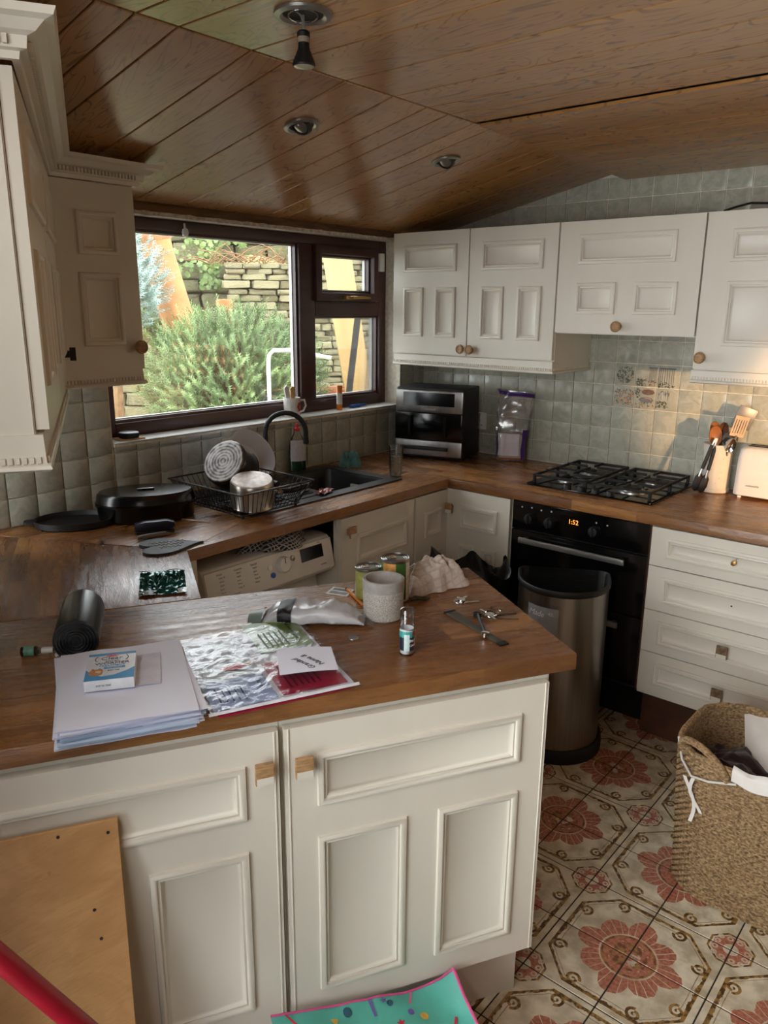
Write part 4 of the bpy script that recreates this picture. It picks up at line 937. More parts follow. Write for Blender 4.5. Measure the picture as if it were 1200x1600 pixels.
# washing-up liquid
t = thing('washing_up_liquid', 'clear bottle of green washing-up liquid with red cap beside the tap', 'bottle', (2.352, 2.50, zr - .006), R(-25))
MB().lathe([(.036, 0), (.040, .006), (.040, .09), (.036, .125), (.026, .155), (.014, .175), (.012, .185)], 24, sy=.62).build('bottle_body', CLEARP, t)
MB().lathe([(.034, .003), (.0378, .008), (.0378, .052), (.0375, .053)], 24, sy=.60).build('green_liquid', mat('green_liquid', (18, 74, 40), .1), t)
MB().grid(14, 10, lambda u, v: (.0408 * math.cos(R(-150 + 120 * u)) , .0408 * .62 * math.sin(R(-150 + 120 * u)) * 1.01, .05 + .095 * v)).build('label_print', mat('bottle_label', (196, 188, 188), .4, var=.1, scale=90), t, fix=False)
MB().lathe([(.014, .184), (.014, .196), (.008, .2), (.006, .215), (.003, .217)], 16).build('cap', mat('red_cap', (196, 24, 34), .35), t)
# dish rack
WIRE = mat('black_wire', (16, 16, 17), .35, var=.2)
rk = thing('dish_rack', 'black wire dish rack on the drainer', 'dish rack', (1.775, 2.19, zr))
tx, ty, bxr, byr, zt, zb = .172, .205, .135, .165, .098, .012
top = [(-tx, -ty, zt), (tx, -ty, zt), (tx, ty, zt), (-tx, ty, zt)]; low = [(-bxr, -byr, zb), (bxr, -byr, zb), (bxr, byr, zb), (-bxr, byr, zb)]
MB().tube(top, .0032, 6, True).build('top_rail', mat('grey_black_rail', (60, 60, 62), .25), rk); MB().tube(low, .0028, 6, True).build('base_rail', WIRE, rk)
wr = MB()
def lerp3(a, b_, f_): return tuple(a[i] + (b_[i] - a[i]) * f_ for i in range(3))
for e in range(4):
    n = 15 if e % 2 == 0 else 18
    for k in range(n): f_ = (k + .5) / n; wr.tube([lerp3(top[e], top[(e + 1) % 4], f_), lerp3(low[e], low[(e + 1) % 4], f_)], .0014, 4)
for k in range(14): y = -byr + 2 * byr * (k + .5) / 14; wr.tube([(-bxr, y, zb), (bxr, y, zb)], .0014, 4)
for x in (-.05, .06):
    for k in range(10): y = -byr + .03 + k * .029; wr.tube([(x, y, zb), (x, y + .004, zb + .045), (x, y + .011, zb + .05), (x, y + .015, zb)], .0014, 4)
wr.build('wires', WIRE, rk, kind='stuff', fix=False)
for x, y in ((-bxr + .01, -byr + .01), (bxr - .01, -byr + .01), (bxr - .01, byr - .01), (-bxr + .01, byr - .01)): MB().lathe([(.006, 0), (.006, .012)], 8, (x, y, 0)).build('foot', RUBBER, rk)
# pans in the rack
PANIN = mat('dark_nonstick', (20, 20, 20), .4)
def pan_base():
    m, t_, b = newmat('brushed_pan_base'); x, y, z = sep(t_, coords(t_)); rad = mth(t_, 'SQRT', x * x + y * y)
    n = nz(t_, coords(t_), 40, 4); rings = mth(t_, 'SINE', rad * 520.0)
    k = mixc(t_, sstep(t_, rings * .4 + n * 3.2, .8, 2.2), srgb((110, 108, 106)), srgb((218, 214, 212))); setb(b, Base_Color=k, Metallic=.55, Roughness=n * .3 + .28); return m
PBASE = pan_base(); PBURN = mat('heat_stained_pan_base', (222, 210, 200), .35, .2, var=.22, scale=40)
def saucepan(label, loc, axis, r, h, body, basem, hd, roll=0.0):
    """z points from the opening to the base, base centre at the origin"""
    t = thing('saucepan', label, 'saucepan', loc, group='saucepans in the rack'); q = Vector(axis).to_track_quat('Z', 'X'); l = q.inverted() @ Vector(roll); t.rotation_euler = (q @ Euler((0, 0, math.atan2(l.y, l.x))).to_quaternion()).to_euler()
    MB().lathe([(r * .93, 0), (r * .99, -.008), (r, -.02), (r, -h), (r * 1.025, -h - .003), (r * .98, -h), (r * .975, -.02), (r * .9, -.01), (.002, -.009)], 40, cap0=False).build('pan_body', body, t)
    MB().lathe([(r * .94, -.001), (r * .90, .0035), (r * .6, .0045), (.002, .0045)], 40, cap0=False).build('pan_base', basem, t)
    MB().tube([(r - .002, 0, -h * .62), (r + .03, 0, -h * .72), (r + .045, 0, -h * .78)], [.010, .009, .009], 10).build('handle_bracket', CHROME, t)
    MB().tube([(r + .04, 0, -h * .76), (r + .07, 0, -h * .82), (r + hd, 0, -h * .74)], [.010, .012, .011], 10).build('handle', BLKM, t)
    return t
SILP = mat('satin_pan_steel', (176, 168, 158), .28, .9, var=.12, scale=12)
saucepan('large dark saucepan on its side in the dish rack, ringed base outward', (1.735, 2.235, zr + .165), (-.80, -.22, .56), .088, .10, mat('dark_pan_body', (66, 62, 58), .3, .8, var=.2), PBASE, .12, (.55, -.72, -.42))
saucepan('smaller steel saucepan upside down at the front of the dish rack', (1.735, 2.08, zr + .118), (-.12, -.17, .97), .078, .088, SILP, PBURN, .16, (.93, -.30, .15))
bo = thing('white_bowl', 'white plastic bowl propped behind the saucepans', 'bowl', (1.955, 2.33, zr + .155)); bo.rotation_euler = Vector((.10, -.80, .58)).to_track_quat('Z', 'Y').to_euler()
WBL = mat('white_bowl_plastic', (214, 220, 236), .25, var=.03)
MB().lathe([(.045, -.05), (.06, -.046), (.088, -.012), (.104, 0), (.106, .003), (.100, .003), (.084, -.010), (.058, -.040), (.002, -.043)], 40).build('bowl_shell', WBL, bo)
cu = thing('steel_cutlery', 'steel cutlery lying on the drainer beside the sink bowl', 'cutlery', (2.02, 2.13, zr + .004), R(30))
MB().tube([(-.08, 0, .003), (0, .004, .004), (.05, .002, .003)], [.003, .004, .003], 8).build('fork_handle', CHROME, cu)
MB().lathe([(.002, -.002), (.016, .001), (.018, .004), (.012, .002), (.002, 0)], 14, (.068, 0, .003), sx=1.5).build('spoon_head', CHROME, cu)
sc_ = thing('food_packet', 'small red and white wrapper lying on the edge of the sink', 'wrapper', (2.115, 2.10, zr), R(20))
cfp = crumple(8, .012, 40); MB().grid(12, 10, lambda u, v: ((u - .5) * .09, (v - .5) * .05, .008 + cfp(u * .1, v * .1))).build('wrapper_film', mat('red_white_wrapper', (176, 116, 112), .3, var=.45, scale=60), sc_, fix=False)
# cloths
def heap(name, label, cat, loc, rx, ry, h, m, seed, rz=0.0, ridges=9, group=None):
    f1 = crumple(seed, 1, 9); f2 = crumple(seed + 3, 1, 28)
    def fn(u, v):
        a = 2 * PI * u; e = 1 + .22 * math.sin(a * 3 + seed) + .12 * math.sin(a * 7 + seed * 2); r = v ** .8 * e; x, y = rx * r * math.cos(a), ry * r * math.sin(a)
        z = h * (1 - v ** 2.2) * (1 + .5 * f1(x, y)) + h * .30 * abs(math.sin(ridges * (x / rx * .8 + y / ry * .5) + 3 * f1(x, y, 2))) * (1 - v ** 6) + h * .22 * f2(x, y)
        return (x, y, max(.0015, z * (1 if v < .97 else .3)))
    return MB().grid(72, 30, fn, cu=True).build(name, m, None, loc, (0, 0, rz), fix=False, ang=70, label=label, cat=cat, group=group)
heap('dish_cloth', 'crumpled dark green dish cloth on the worktop behind the sink', 'cloth', (2.605, 2.405, ZW), .050, .045, .065, mat('dark_green_cloth', (70, 108, 102), .9, var=.3, scale=30, sheen=.3), 4, R(-40))
heap('check_towel', 'black and white checked towel stuffed on the washing machine', 'towel', (1.765, 1.995, .806), .14, .075, .036, CHECKT, 6, 0, 7)
# glass of water
gl = thing('water_glass', 'ribbed tumbler of water at the right end of the sink', 'glass', (2.568, 2.105, ZW))
MB().lathe([(.025, 0), (.027, .002), (.0285, .03), (.032, .10), (.035, .136), (.0338, .136), (.031, .10), (.0272, .03), (.0255, .012), (.002, .010)], 24).build('tumbler', GLASS, gl)
MB().lathe([(.0250, .012), (.0268, .03), (.0304, .093), (.002, .0935)], 24).build('water', WATER, gl)
for k in range(12): a = 2 * PI * k / 12; MB().tube([(.0272 * math.cos(a), .0272 * math.sin(a), .008), (.0315 * math.cos(a), .0315 * math.sin(a), .07)], .0014, 5).build('glass_rib', GLASS, gl)
# window sill things
SZ = 1.1450
mg = thing('mug', 'white mug printed with a red flower, holding brushes, on the window sill', 'mug', (2.405, 2.585, SZ))
MB().lathe([(.034, 0), (.036, .004), (.038, .086), (.0365, .086), (.034, .008), (.002, .006)], 28).build('mug_body', mat('white_mug_glaze', (222, 218, 212), .2), mg)
MB().tube([(.037, -.012, .070), (.060, -.02, .072), (.066, -.022, .045), (.054, -.018, .022), (.036, -.012, .018)], .0045, 8).build('mug_handle', mat('white_mug_handle', (222, 218, 212), .2), mg)
fl_ = MB()
for k in range(6): a = 2 * PI * k / 6; fl_.grid(2, 2, lambda u, v: tuple(Vector((.0387 * math.sin(R(20 + 14 * math.cos(a)) + (u - .5) * .36), -.0387 * math.cos(R(20 + 14 * math.cos(a)) + (u - .5) * .36), .045 + .014 * math.sin(a) + (v - .5) * .014))))
fl_.build('flower_print', mat('red_print', (180, 34, 38), .3), mg, fix=False)
for k, (lab, dx, lean, L, mm) in enumerate((('white-handled brush leaning left in the flowered mug', -.012, -.02, .135, WHITE), ('pale wooden-handled brush upright in the flowered mug', .01, -.006, .13, LTWOOD))):
    bt = thing('pot_brush', lab, 'brush', (2.405 + dx, 2.585, SZ + .007), group='brushes in the mug')
    MB().tube([(0, 0, 0), (lean * .4, 0, .05)], .005, 8).build('brush_handle', mm, bt); MB().prism([(lean * .4 - .009, .045), (lean * .4 + .009, .045), (lean + .014, L - .01), (lean, L), (lean - .014, L - .012)], -.004, .004, ax='y').build('brush_head', mm, bt, bevel=.002)
ot = thing('glue_tube', 'orange and white tube standing on the window sill', 'tube', (2.718, 2.585, SZ))
MB().lathe([(.0135, 0), (.014, .002), (.014, .10), (.0135, .102)], 20).build('tube_body', ORANGE, ot); MB().lathe([(.0143, .028), (.0143, .082)], 20, cap0=False, cap1=False).build('tube_label', WHITE, ot)
MB().lathe([(.0145, .100), (.0148, .102), (.0148, .117), (.0135, .119)], 20).build('tube_cap', ORANGE, ot)
pn_ = thing('blue_marker', 'blue capped marker lying on the window sill', 'marker', (2.80, 2.590, SZ + .0085), R(4))
MB().tube([(0, 0, 0), (.075, 0, 0)], .0085, 12).build('cap', BLUE, pn_); MB().tube([(.07, 0, 0), (.115, 0, 0), (.13, 0, 0)], [.0065, .006, .003], 10).build('barrel', BLUE, pn_)
co = MB().box(-.05, -.032, 0, .05, .032, .006).build('coaster', LTWOOD, None, (1.565, 2.575, SZ), (0, 0, R(-8)), bevel=.002, label='small pale wooden coaster at the left end of the window sill', cat='coaster')
t = thing('smart_speaker', 'round black puck with silver top on the wooden coaster', 'speaker', (1.565, 2.575, SZ + .006))
MB().lathe([(.034, 0), (.038, .004), (.039, .012), (.037, .018)], 32).build('puck', BLKM, t); MB().lathe([(.037, .018), (.034, .0205), (.002, .021)], 32, cap0=False).build('top_disc', mat('grey_disc', (120, 122, 124), .3, .5), t)
# things on the left end of the sink worktop
rt = thing('roasting_tin', 'black oval enamel roasting tin with lid in the dark corner', 'roasting tin', (1.455, 2.315, ZW), R(-33))
MB().lathe([(.9, 0), (.97, .008), (1, .05), (1.03, .056), (1.03, .064), (1.0, .066)], 48, sx=.165, sy=.105).build('tin_base', BLKR, rt)
MB().lathe([(1.02, .066), (1.0, .072), (.98, .092), (.93, .100), (.5, .1015), (.002, .1015)], 48, sx=.165, sy=.105, cap0=False).build('tin_lid', BLKR, rt)
MB().prism(rrect(-.03, -.01, .03, .01, .008), .1015, .108).build('lid_handle', BLKR, rt, bevel=.002)
gp = thing('griddle_pan', 'flat black griddle pan behind the roasting tin', 'griddle', (1.245, 2.42, ZW), R(-33))
MB().lathe([(.95, 0), (1, .004), (1, .024), (.97, .024), (.93, .008), (.002, .008)], 40, sx=.13, sy=.10).build('griddle_plate', BLKM, gp); MB().prism(rrect(-.16, -.018, -.12, .018, .008), .012, .022).build('griddle_grip', BLKM, gp)
sta = thing('stapler', 'navy and black stapler on the worktop in front of the roasting tin', 'stapler', (1.365, 2.135, ZW), R(-32))
MB().prism(rrect(-.062, -.016, .062, .016, .008), 0, .010).build('stapler_base', BLKM, sta, bevel=.003)
MB().prism([(-.062, .010), (.05, .012), (.066, .022), (.064, .036), (.04, .042), (-.03, .040), (-.062, .034)], -.015, .015, ax='y').build('stapler_arm', mat('navy_plastic', (28, 32, 58), .35), sta, bevel=.004)
MB().box(-.03, -.0155, .030, .045, .0155, .032).build('stapler_slot', BLKM, sta)
kn = thing('craft_knife', 'grey-handled craft knife lying beside the stapler', 'knife', (1.335, 2.085, ZW), R(-12))
MB().tube([(-.06, 0, .008), (-.03, 0, .0085), (.035, 0, .008)], [.006, .008, .007], 10).build('knife_handle', mat('grey_handle', (128, 122, 114), .4, .3), kn); MB().prism([(.03, .004), (.085, .002), (.03, .013)], -.001, .001, ax='y').build('blade', STEEL, kn)
ht = thing('slate_heart', 'dark slate heart with chalk scribble at the worktop edge', 'slate heart', (1.30, 1.972, ZW), math.atan2(-.08, .167))
hpts = []
for k in range(48):
    a = 2 * PI * k / 48; x = 16 * math.sin(a) ** 3; y = 13 * math.cos(a) - 5 * math.cos(2 * a) - 2 * math.cos(3 * a) - math.cos(4 * a); hpts.append((-y * .0066 + .0, x * .0052))
MB().prism(hpts, 0, .007).build('slate', SLATE, ht, bevel=.0015, seg=1)
scr = MB(); rs = random.Random(11)
for r_ in range(3):
    pts = [(-.05 + .11 * k / 26 + (.012 * r_), .030 - .026 * r_ + .008 * math.sin(k * 1.9 + r_) + rs.uniform(-.002, .002), .0078) for k in range(27 - 5 * r_)]
    scr.tube(pts, .0011, 4)
scr.build('chalk_writing', CHALK, ht, kind='stuff')
sk = MB().tube([(0, 0, .0032), (.07, 0, .0032), (.14, 0, .0032)], [.003, .0032, .0025], 8).build('lolly_stick', mat('pale_stick', (206, 190, 166), .6), None, (1.505, 2.225, ZW), (0, 0, R(-68)), label='thin pale stick on the wet worktop by the drainer', cat='stick')
WET = clear('standing_water', (.93, .93, .93, 1), .02, .35)
for k, (x, y, rx, ry) in enumerate(((1.60, 2.16, .035, .018), (1.565, 2.235, .03, .02), (1.185, 2.155, .03, .012))):
    b = MB().loops([[(rx * s * math.cos(2 * PI * q / 28) * (1 + .2 * math.sin(q * .9 + k)), ry * s * math.sin(2 * PI * q / 28) * (1 + .15 * math.sin(q * 1.3)), z) for q in range(28)] for s, z in ((1, 0), (.93, .0012), (.5, .0016))], cap0=False)
    b.build('water_puddle', WET, None, (x, y, ZW + .0003), (0, 0, .6 * k), ang=60, label=('puddle of water on the worktop beside the drainer', 'puddle of water next to the pale stick', 'small puddle on the worktop seam behind the stapler')[k], cat='puddle', group='puddles on the worktop')
# washing machine
t = thing('washing_machine', 'white washing machine under the sink worktop, towel on top', 'washing machine', (1.402, 1.925, 0))
WMW = mat('white_appliance_enamel', (222, 218, 210), .32, var=.02)
b = MB(); b.prism([(.03, 0), (.10, .64), (.03, .66), (.012, .67), (.0, .69), (.022, .785), (.035, .80), (.06, .805), (.55, .805), (.55, 0)], .004, .588, ax='x'); b.build('cabinet_shell', WMW, t, bevel=.003)
fa = R(-13)
fp = MB().box(.006, -.004, 0, .586, .004, .112).build('control_panel', WMW, t, (0, -.002, .685), (fa, 0, 0), bevel=.003)
GP = mat('grey_panel_print', (120, 118, 116), .6)
k_ = MB().lathe([(.030, 0), (.029, .012), (.024, .018), (.002, .0185)], 28); k_.xf(Matrix.Translation((.335, -.004, .066)) @ Matrix.Rotation(R(90), 4, 'X')); k_.build('programme_dial', WHITE, fp)
MB().box(.334, -.0228, .070, .337, -.022, .090).build('dial_pointer', DARKIN, fp)
for (x, z, r, mm, nm) in ((.285, .040, .010, BLUE, 'push_button'), (.276, .068, .0095, WHITE, 'push_button'), (.385, .078, .0095, STEEL, 'start_button')): MB().lathe([(r, 0), (r, .003), (r * .8, .004)], 16).xf(Matrix.Translation((x, -.004, z)) @ Matrix.Rotation(R(90), 4, 'X')).build(nm, mm, fp)
MB().box(.425, -.006, .050, .535, -.003, .098).build('display_window', BLK, fp)
for c in range(3):
    text(('Wash', 'Cottons', 'Special')[c], .010, GP, fp, (.052 + .072 * c, -.0046, .098), (PI / 2, 0, 0), align='LEFT')
    for r_ in range(5): text(('Daily 30', 'Mixed', 'Rapid', 'Jeans', 'Wool')[(r_ + c) % 5], .0075, GP, fp, (.060 + .072 * c, -.0046, .086 - .0125 * r_), (PI / 2, 0, 0), align='LEFT')
text('INDESIT', .017, GP, fp, (.105, -.0046, .016), (PI / 2, 0, 0)); text('6 kg', .008, GP, fp, (.52, -.0046, .105), (PI / 2, 0, 0)); text('ecotime', .009, GP, fp, (.53, -.0046, .022), (PI / 2, 0, 0))
tr = MB(); tr.tube([(.03 + .0085 * math.cos(2 * PI * k / 14), -.0046, .016 + .0085 * math.sin(2 * PI * k / 14)) for k in range(14)], .0011, 4, True); tr.build('logo_ring', GP, fp)
MB().box(.03, .028, .36, .2, .034, .37).build('drawer_lip', WMW, t)
MB().lathe([(.165, 0), (.16, .018), (.13, .022), (.12, .010), (.02, .006)], 36).xf(Matrix.Translation((.295, .085, .36)) @ Matrix.Rotation(R(90), 4, 'X')).build('porthole_door', BLKM, t)
# papers stuck above the left wall cabinet
for k, (u, v, lean, lab) in enumerate(((-.052, 1.83, -22, 'white card edge sticking out over the left cabinet crown'), (-.06, 1.80, -8, 'darker folded paper beside the white card on the left cabinet'))):
    p_ = PW(u, v, 2.031); MB().box(-.0012, -.10, 0, .0012, .10, .10 - .02 * k).build('loose_card', (WHITE, mat('blue_grey_card', (92, 94, 110), .7))[k], None, p_, (0, R(lean), RZP), label=lab, cat='card')

# ------------------------------------------------------------------ on the peninsula (u, v)
def onpen(name, label, cat, u, v, rz=0.0, z=ZW, group=None): p = PW(u, v, z); return thing(name, label, cat, p, RZP + rz, group)
# paper stack
ps = onpen('paper_stack', 'stack of folded white papers under the wormer box', 'papers', .002, 1.405, R(2))
rs = random.Random(4)
NS = 9
for k in range(NS):
    x0, x1, y0, y1 = -.115 + rs.uniform(-.008, .006), .122 + rs.uniform(-.012, .004), -.15 + rs.uniform(-.010, .008), .165 + rs.uniform(-.006, .006)
    z0 = .0006 + k * .0036; a = R(rs.uniform(-2.5, 2.5)); cf_ = crumple(k + 20, .0016, 14)
    def sh(u, v, z0=z0, x0=x0, x1=x1, y0=y0, y1=y1, cf_=cf_):
        # folded sheet: lower half, fold at the right, upper half
        s = u * 2; xx = x0 + (x1 - x0) * s if s <= 1 else x1 - (x1 - x0) * (s - 1); fold = math.exp(-((s - 1) / .06) ** 2); up = .0026 if s > 1 else 0
        return (xx + .002 * fold, y0 + (y1 - y0) * v, z0 + up * (1 - fold) + .0013 * fold + cf_(xx, v * .3) + .0016)
    MB().grid(25, 12, sh).build('folded_sheet', PAPER if k not in (2, 4) else PAPER2, ps, rot=(0, 0, a), fix=False, ang=60)
zt_ = ZW + NS * .0036 + .0035
nt = onpen('note_sheet', 'small blank sheet lying under the wormer box', 'paper', .018, 1.445, R(-4), zt_)
MB().grid(6, 6, lambda u, v: ((u - .5) * .105, (v - .5) * .135, .001 + .0006 * math.sin(u * 5 + v * 3))).build('sheet', mat('off_white_note', (214, 214, 226), .7), nt, fix=False)
# wormer box
bxw = onpen('wormer_box', 'blue and white spot-on wormer treatment box on the paper stack', 'box', -.020, 1.432, R(-5), zt_ + .002)
MB().box(-.044, -.058, 0, .044, .058, .021).build('carton', mat('white_carton', (226, 230, 236), .4), bxw, bevel=.0012)
LB = mat('sky_blue_print', (64, 152, 208), .4, var=.08); DB = mat('navy_print', (34, 44, 84), .5); RP = mat('red_logo_print', (200, 30, 48), .4)
def flat(parent, pts, m, z, nm='print'): return MB().add([(x, y, z) for x, y in pts], [tuple(range(len(pts)))]).build(nm, m, parent, fix=False, smooth=False)
flat(bxw, [(-.0435, .047), (.0435, .047), (.0435, .0575), (-.0435, .0575)], LB, .0213); flat(bxw, [(-.0435, -.0575), (.0435, -.0575), (.0435, -.012), (.03, -.026), (.008, -.040), (-.014, -.043), (-.032, -.030), (-.0435, -.010)], LB, .0213)
flat(bxw, [(.012 * math.cos(2 * PI * k / 20), .045 + .0052 * math.sin(2 * PI * k / 20)) for k in range(20)], RP, .0216)
text('Bob Martin', .0055, WHITE, bxw, (0, .045, .0219), (0, 0, 0)); text('Clear', .018, mat('grey_navy_print', (80, 84, 110), .5), bxw, (0, .032, .0216), (0, 0, 0))
b = MB(); 
for s in (-1, 1): b.tube([(s * (.024 + .006 * math.cos(a)), .032 + .011 * math.sin(a), .0216) for a in [R(-70 + 140 * k / 8) for k in range(9)]], .0007, 4)
b.build('logo_bracket', DB, bxw, kind='stuff')
text('SPOT-ON', .006, DB, bxw, (.002, .019, .0216), (0, 0, 0)); text('WORMER', .0125, DB, bxw, (.002, .010, .0216), (0, 0, 0), sx=1.15); text('TREATMENT', .0072, LB, bxw, (.002, -.0002, .0216), (0, 0, 0), sx=1.15)
flat(bxw, [(-.012, -.013), (.026, -.013), (.026, -.005), (-.012, -.005)], LB, .0215); text('FAST ACTING', .0042, WHITE, bxw, (.007, -.009, .0219), (0, 0, 0)); text('EASY USE', .005, DB, bxw, (.006, -.021, .0217), (0, 0, 0))
CAT = mat('ginger_fur_print', (190, 126, 70), .5, var=.3, scale=200); CATL = mat('pale_fur_print', (226, 206, 180), .5)
flat(bxw, [(-.036, -.034), (-.024, -.040), (-.014, -.036), (-.012, -.024), (-.014, -.014), (-.019, -.008), (-.022, -.012), (-.028, -.012), (-.032, -.007), (-.035, -.016), (-.040, -.026)], CAT, .0216, 'cat_picture'); flat(bxw, [(-.026, -.026), (-.018, -.030), (-.015, -.022), (-.02, -.018), (-.026, -.02)], CATL, .0218, 'cat_picture')
text('EXP 06 2026', .005, GP, bxw, (-.01, -.0587, .010), (PI / 2, 0, 0))
# leaflets in a clear sleeve
sv = onpen('leaflet_sleeve', 'clear plastic sleeve of blue, red and green leaflets', 'leaflets', .27, 1.455, R(5.5))
hw_, hl_ = .142, .166
BLL = mat('pale_blue_leaflet', (120, 142, 196), .4, var=.06); RDL = mat('crimson_leaflet', (176, 40, 72), .4, var=.06); GNL = mat('green_leaflet', (122, 150, 72), .4, var=.08)
def leaf_sheet(nm, x0, x1, y0, y1, z, m, seed=1, warp=.002, a=0.0):
    c = crumple(seed, warp, 9)
    return MB().grid(14, 14, lambda u, v: (x0 + (x1 - x0) * u, y0 + (y1 - y0) * v, z + abs(c(u, v)) + .0004)).build(nm, m, sv, rot=(0, 0, a), fix=False, ang=60)
leaf_sheet('red_backing_sheet', -hw_ + .006, hw_ - .02, -hl_ - .006, hl_, .0012, RDL, 1, .001, R(1.5))
leaf_sheet('white_sheet', -hw_, hw_, -hl_, hl_, .0042, PAPER, 2, .0015)
leaf_sheet('blue_page', -hw_ + .006, -.012, -hl_ + .008, -.045, .0066, BLL, 3, .0012); leaf_sheet('crimson_page', -.002, hw_ - .012, -hl_ + .014, -.005, .0066, RDL, 4, .0012)
leaf_sheet('picture_page', -hw_ + .006, -.012, -.04, hl_ - .02, .0066, mat('grey_leaflet_picture', (150, 156, 164), .35, var=.3, scale=26), 5, .0012)
gpg = leaf_sheet('green_page', .012, hw_ - .01, .035, hl_ + .03, .0095, GNL, 6, .003)
for k in range(6): leaf_sheet('text_line', .02 + .012 * k, .024 + .012 * k, -.13, -.035 - .01 * (k % 3), .0092, mat('dark_red_text', (96, 20, 40), .5), 30 + k, .0)
for k in range(5): leaf_sheet('text_line', -.118 + .012 * k, -.115 + .012 * k, -.135, -.075 - .01 * (k % 2), .0086, mat('dark_blue_text', (54, 62, 110), .5), 40 + k, .0)
for k in range(5): leaf_sheet('text_line', .03 + .012 * k, .033 + .012 * k, .05, .13, .0125 + .001, mat('dark_green_text', (64, 84, 34), .5), 50 + k, .0)
text('Ask your vet about', .012, mat('leaflet_title', (30, 40, 24), .5), sv, (.105, .115, .0155), (0, 0, R(-90))); text('Our E.', .016, mat('leaflet_title_blue', (40, 46, 80), .5), sv, (-.028, -.085, .0092), (0, 0, R(-90)))
flat(sv, [(-.06 + .028 * math.cos(2 * PI * k / 16), .0 + .012 * math.sin(2 * PI * k / 16)) for k in range(16)], RP, .0098, 'printed_figure'); flat(sv, [(-.026 + .012 * math.cos(2 * PI * k / 12), .004 + .009 * math.sin(2 * PI * k / 12)) for k in range(12)], mat('skin_print', (190, 140, 110), .5), .010, 'printed_figure')
c1 = crumple(13, .007, 18); c2 = crumple(14, .003, 45)
MB().grid(44, 50, lambda u, v: ((u - .5) * 2 * (hw_ + .004), (v - .5) * 2 * (hl_ + .004) - .0, .0125 + max(0, .55 * (c1(u, v) + c2(u, v))) * (1 if u < .55 else .55))).build('clear_sleeve', SLEEVE, sv, fix=False, ang=80)
MB().grid(20, 3, lambda u, v: ((u - .5) * 2 * (hw_ + .006), -hl_ - .004 + .010 * v, .006 + .004 * math.sin(v * PI))).build('sleeve_edge', mat('white_sleeve_edge', (224, 224, 230), .3), sv, fix=False)
# envelope
en = onpen('envelope', 'white envelope with a handwritten name on the crimson leaflet', 'envelope', .352, 1.398, R(-9), ZW + .0265)
MB().grid(10, 8, lambda u, v: ((u - .5) * .115, (v - .5) * .115 , .0 + .003 * math.sin(u * 2.5 + v))).build('envelope_paper', PAPER, en, fix=False)
INK = mat('black_ink', (36, 36, 44), .6)
text('Nanna &', .017, INK, en, (.012, -.008, .0040), (0, 0, R(128)), shear=.35, name='handwriting'); text('Grandad', .017, INK, en, (-.006, -.022, .0040), (0, 0, R(128)), shear=.35, name='handwriting')
# poly mailer
pm = onpen('poly_mailer', 'grey plastic mailing bag with a black end behind the leaflets', 'mailing bag', .435, 1.650, R(-22))
cm = crumple(17, .009, 20)
def pil(u, v, lx=.120, ly=.044, hh=.040):
    a = 2 * PI * u; x = (v - .5) * 2 * lx; e = max(.12, 1 - abs(2 * v - 1) ** 4)
    sq = lambda c: math.copysign(abs(c) ** .6, c)
    y = ly * (.85 + .15 * e) * sq(math.cos(a)); z = .004 + hh * e * .5 * (1 + sq(math.sin(a))); n = cm(x, y, z)
    return (x + n * .5, y + n * .6, max(.0008, z + n * (1.0 if math.sin(a) > -.2 else 0)))
MB().grid(40, 44, pil, cu=True).build('bag_film', POLY, pm, fix=False, ang=55)
MB().grid(40, 10, lambda u, v: tuple(Vector(pil(u, .16 + .15 * v)) + Vector((0, .0012 * math.cos(2 * PI * u), .0014))), cu=True).build('black_band', BLKM, pm, fix=False, ang=70)
MB().grid(10, 10, lambda u, v: (-.118 - .035 * u, (v - .5) * .085 * (1 - .35 * u), .012 + .014 * math.sin(v * 3) - .009 * u)).build('torn_flap', mat('green_grey_flap', (120, 136, 128), .4), pm, fix=False)
MB().grid(8, 6, lambda u, v: (.108 + .035 * u, (v - .5) * .08, .004 + .016 * (1 - u) + .002 * math.sin(v * 9))).build('clear_end', CLEARP, pm, fix=False)
t = MB().lathe([(.0125, 0), (.0128, .0012), (.0122, .0024), (.002, .0022)], 24).build('coin', mat('dull_silver_coin', (150, 148, 144), .3, .8), None, PW(.492, 1.525, ZW), label='silver coin lying beside the mailing bag', cat='coin')
# concrete pot
pt = onpen('concrete_pot', 'speckled grey concrete plant pot, empty', 'plant pot', .600, 1.622)
MB().lathe([(.043, 0), (.047, .004), (.0495, .072)], 40, cap1=False).build('speckled_body', CONC, pt); MB().lathe([(.0495, .072), (.0505, .076), (.0505, .097), (.0485, .099), (.043, .099), (.041, .095), (.040, .02), (.002, .02)], 40, cap0=False).build('smooth_rim', CONCS, pt)
MB().lathe([(.0405, .0), (.039, .0015), (.002, .002)], 30, (0, 0, .062), cap0=False).build('dry_soil', mat('dry_soil', (96, 84, 70), .95, var=.4, scale=160, bump=.6), pt)
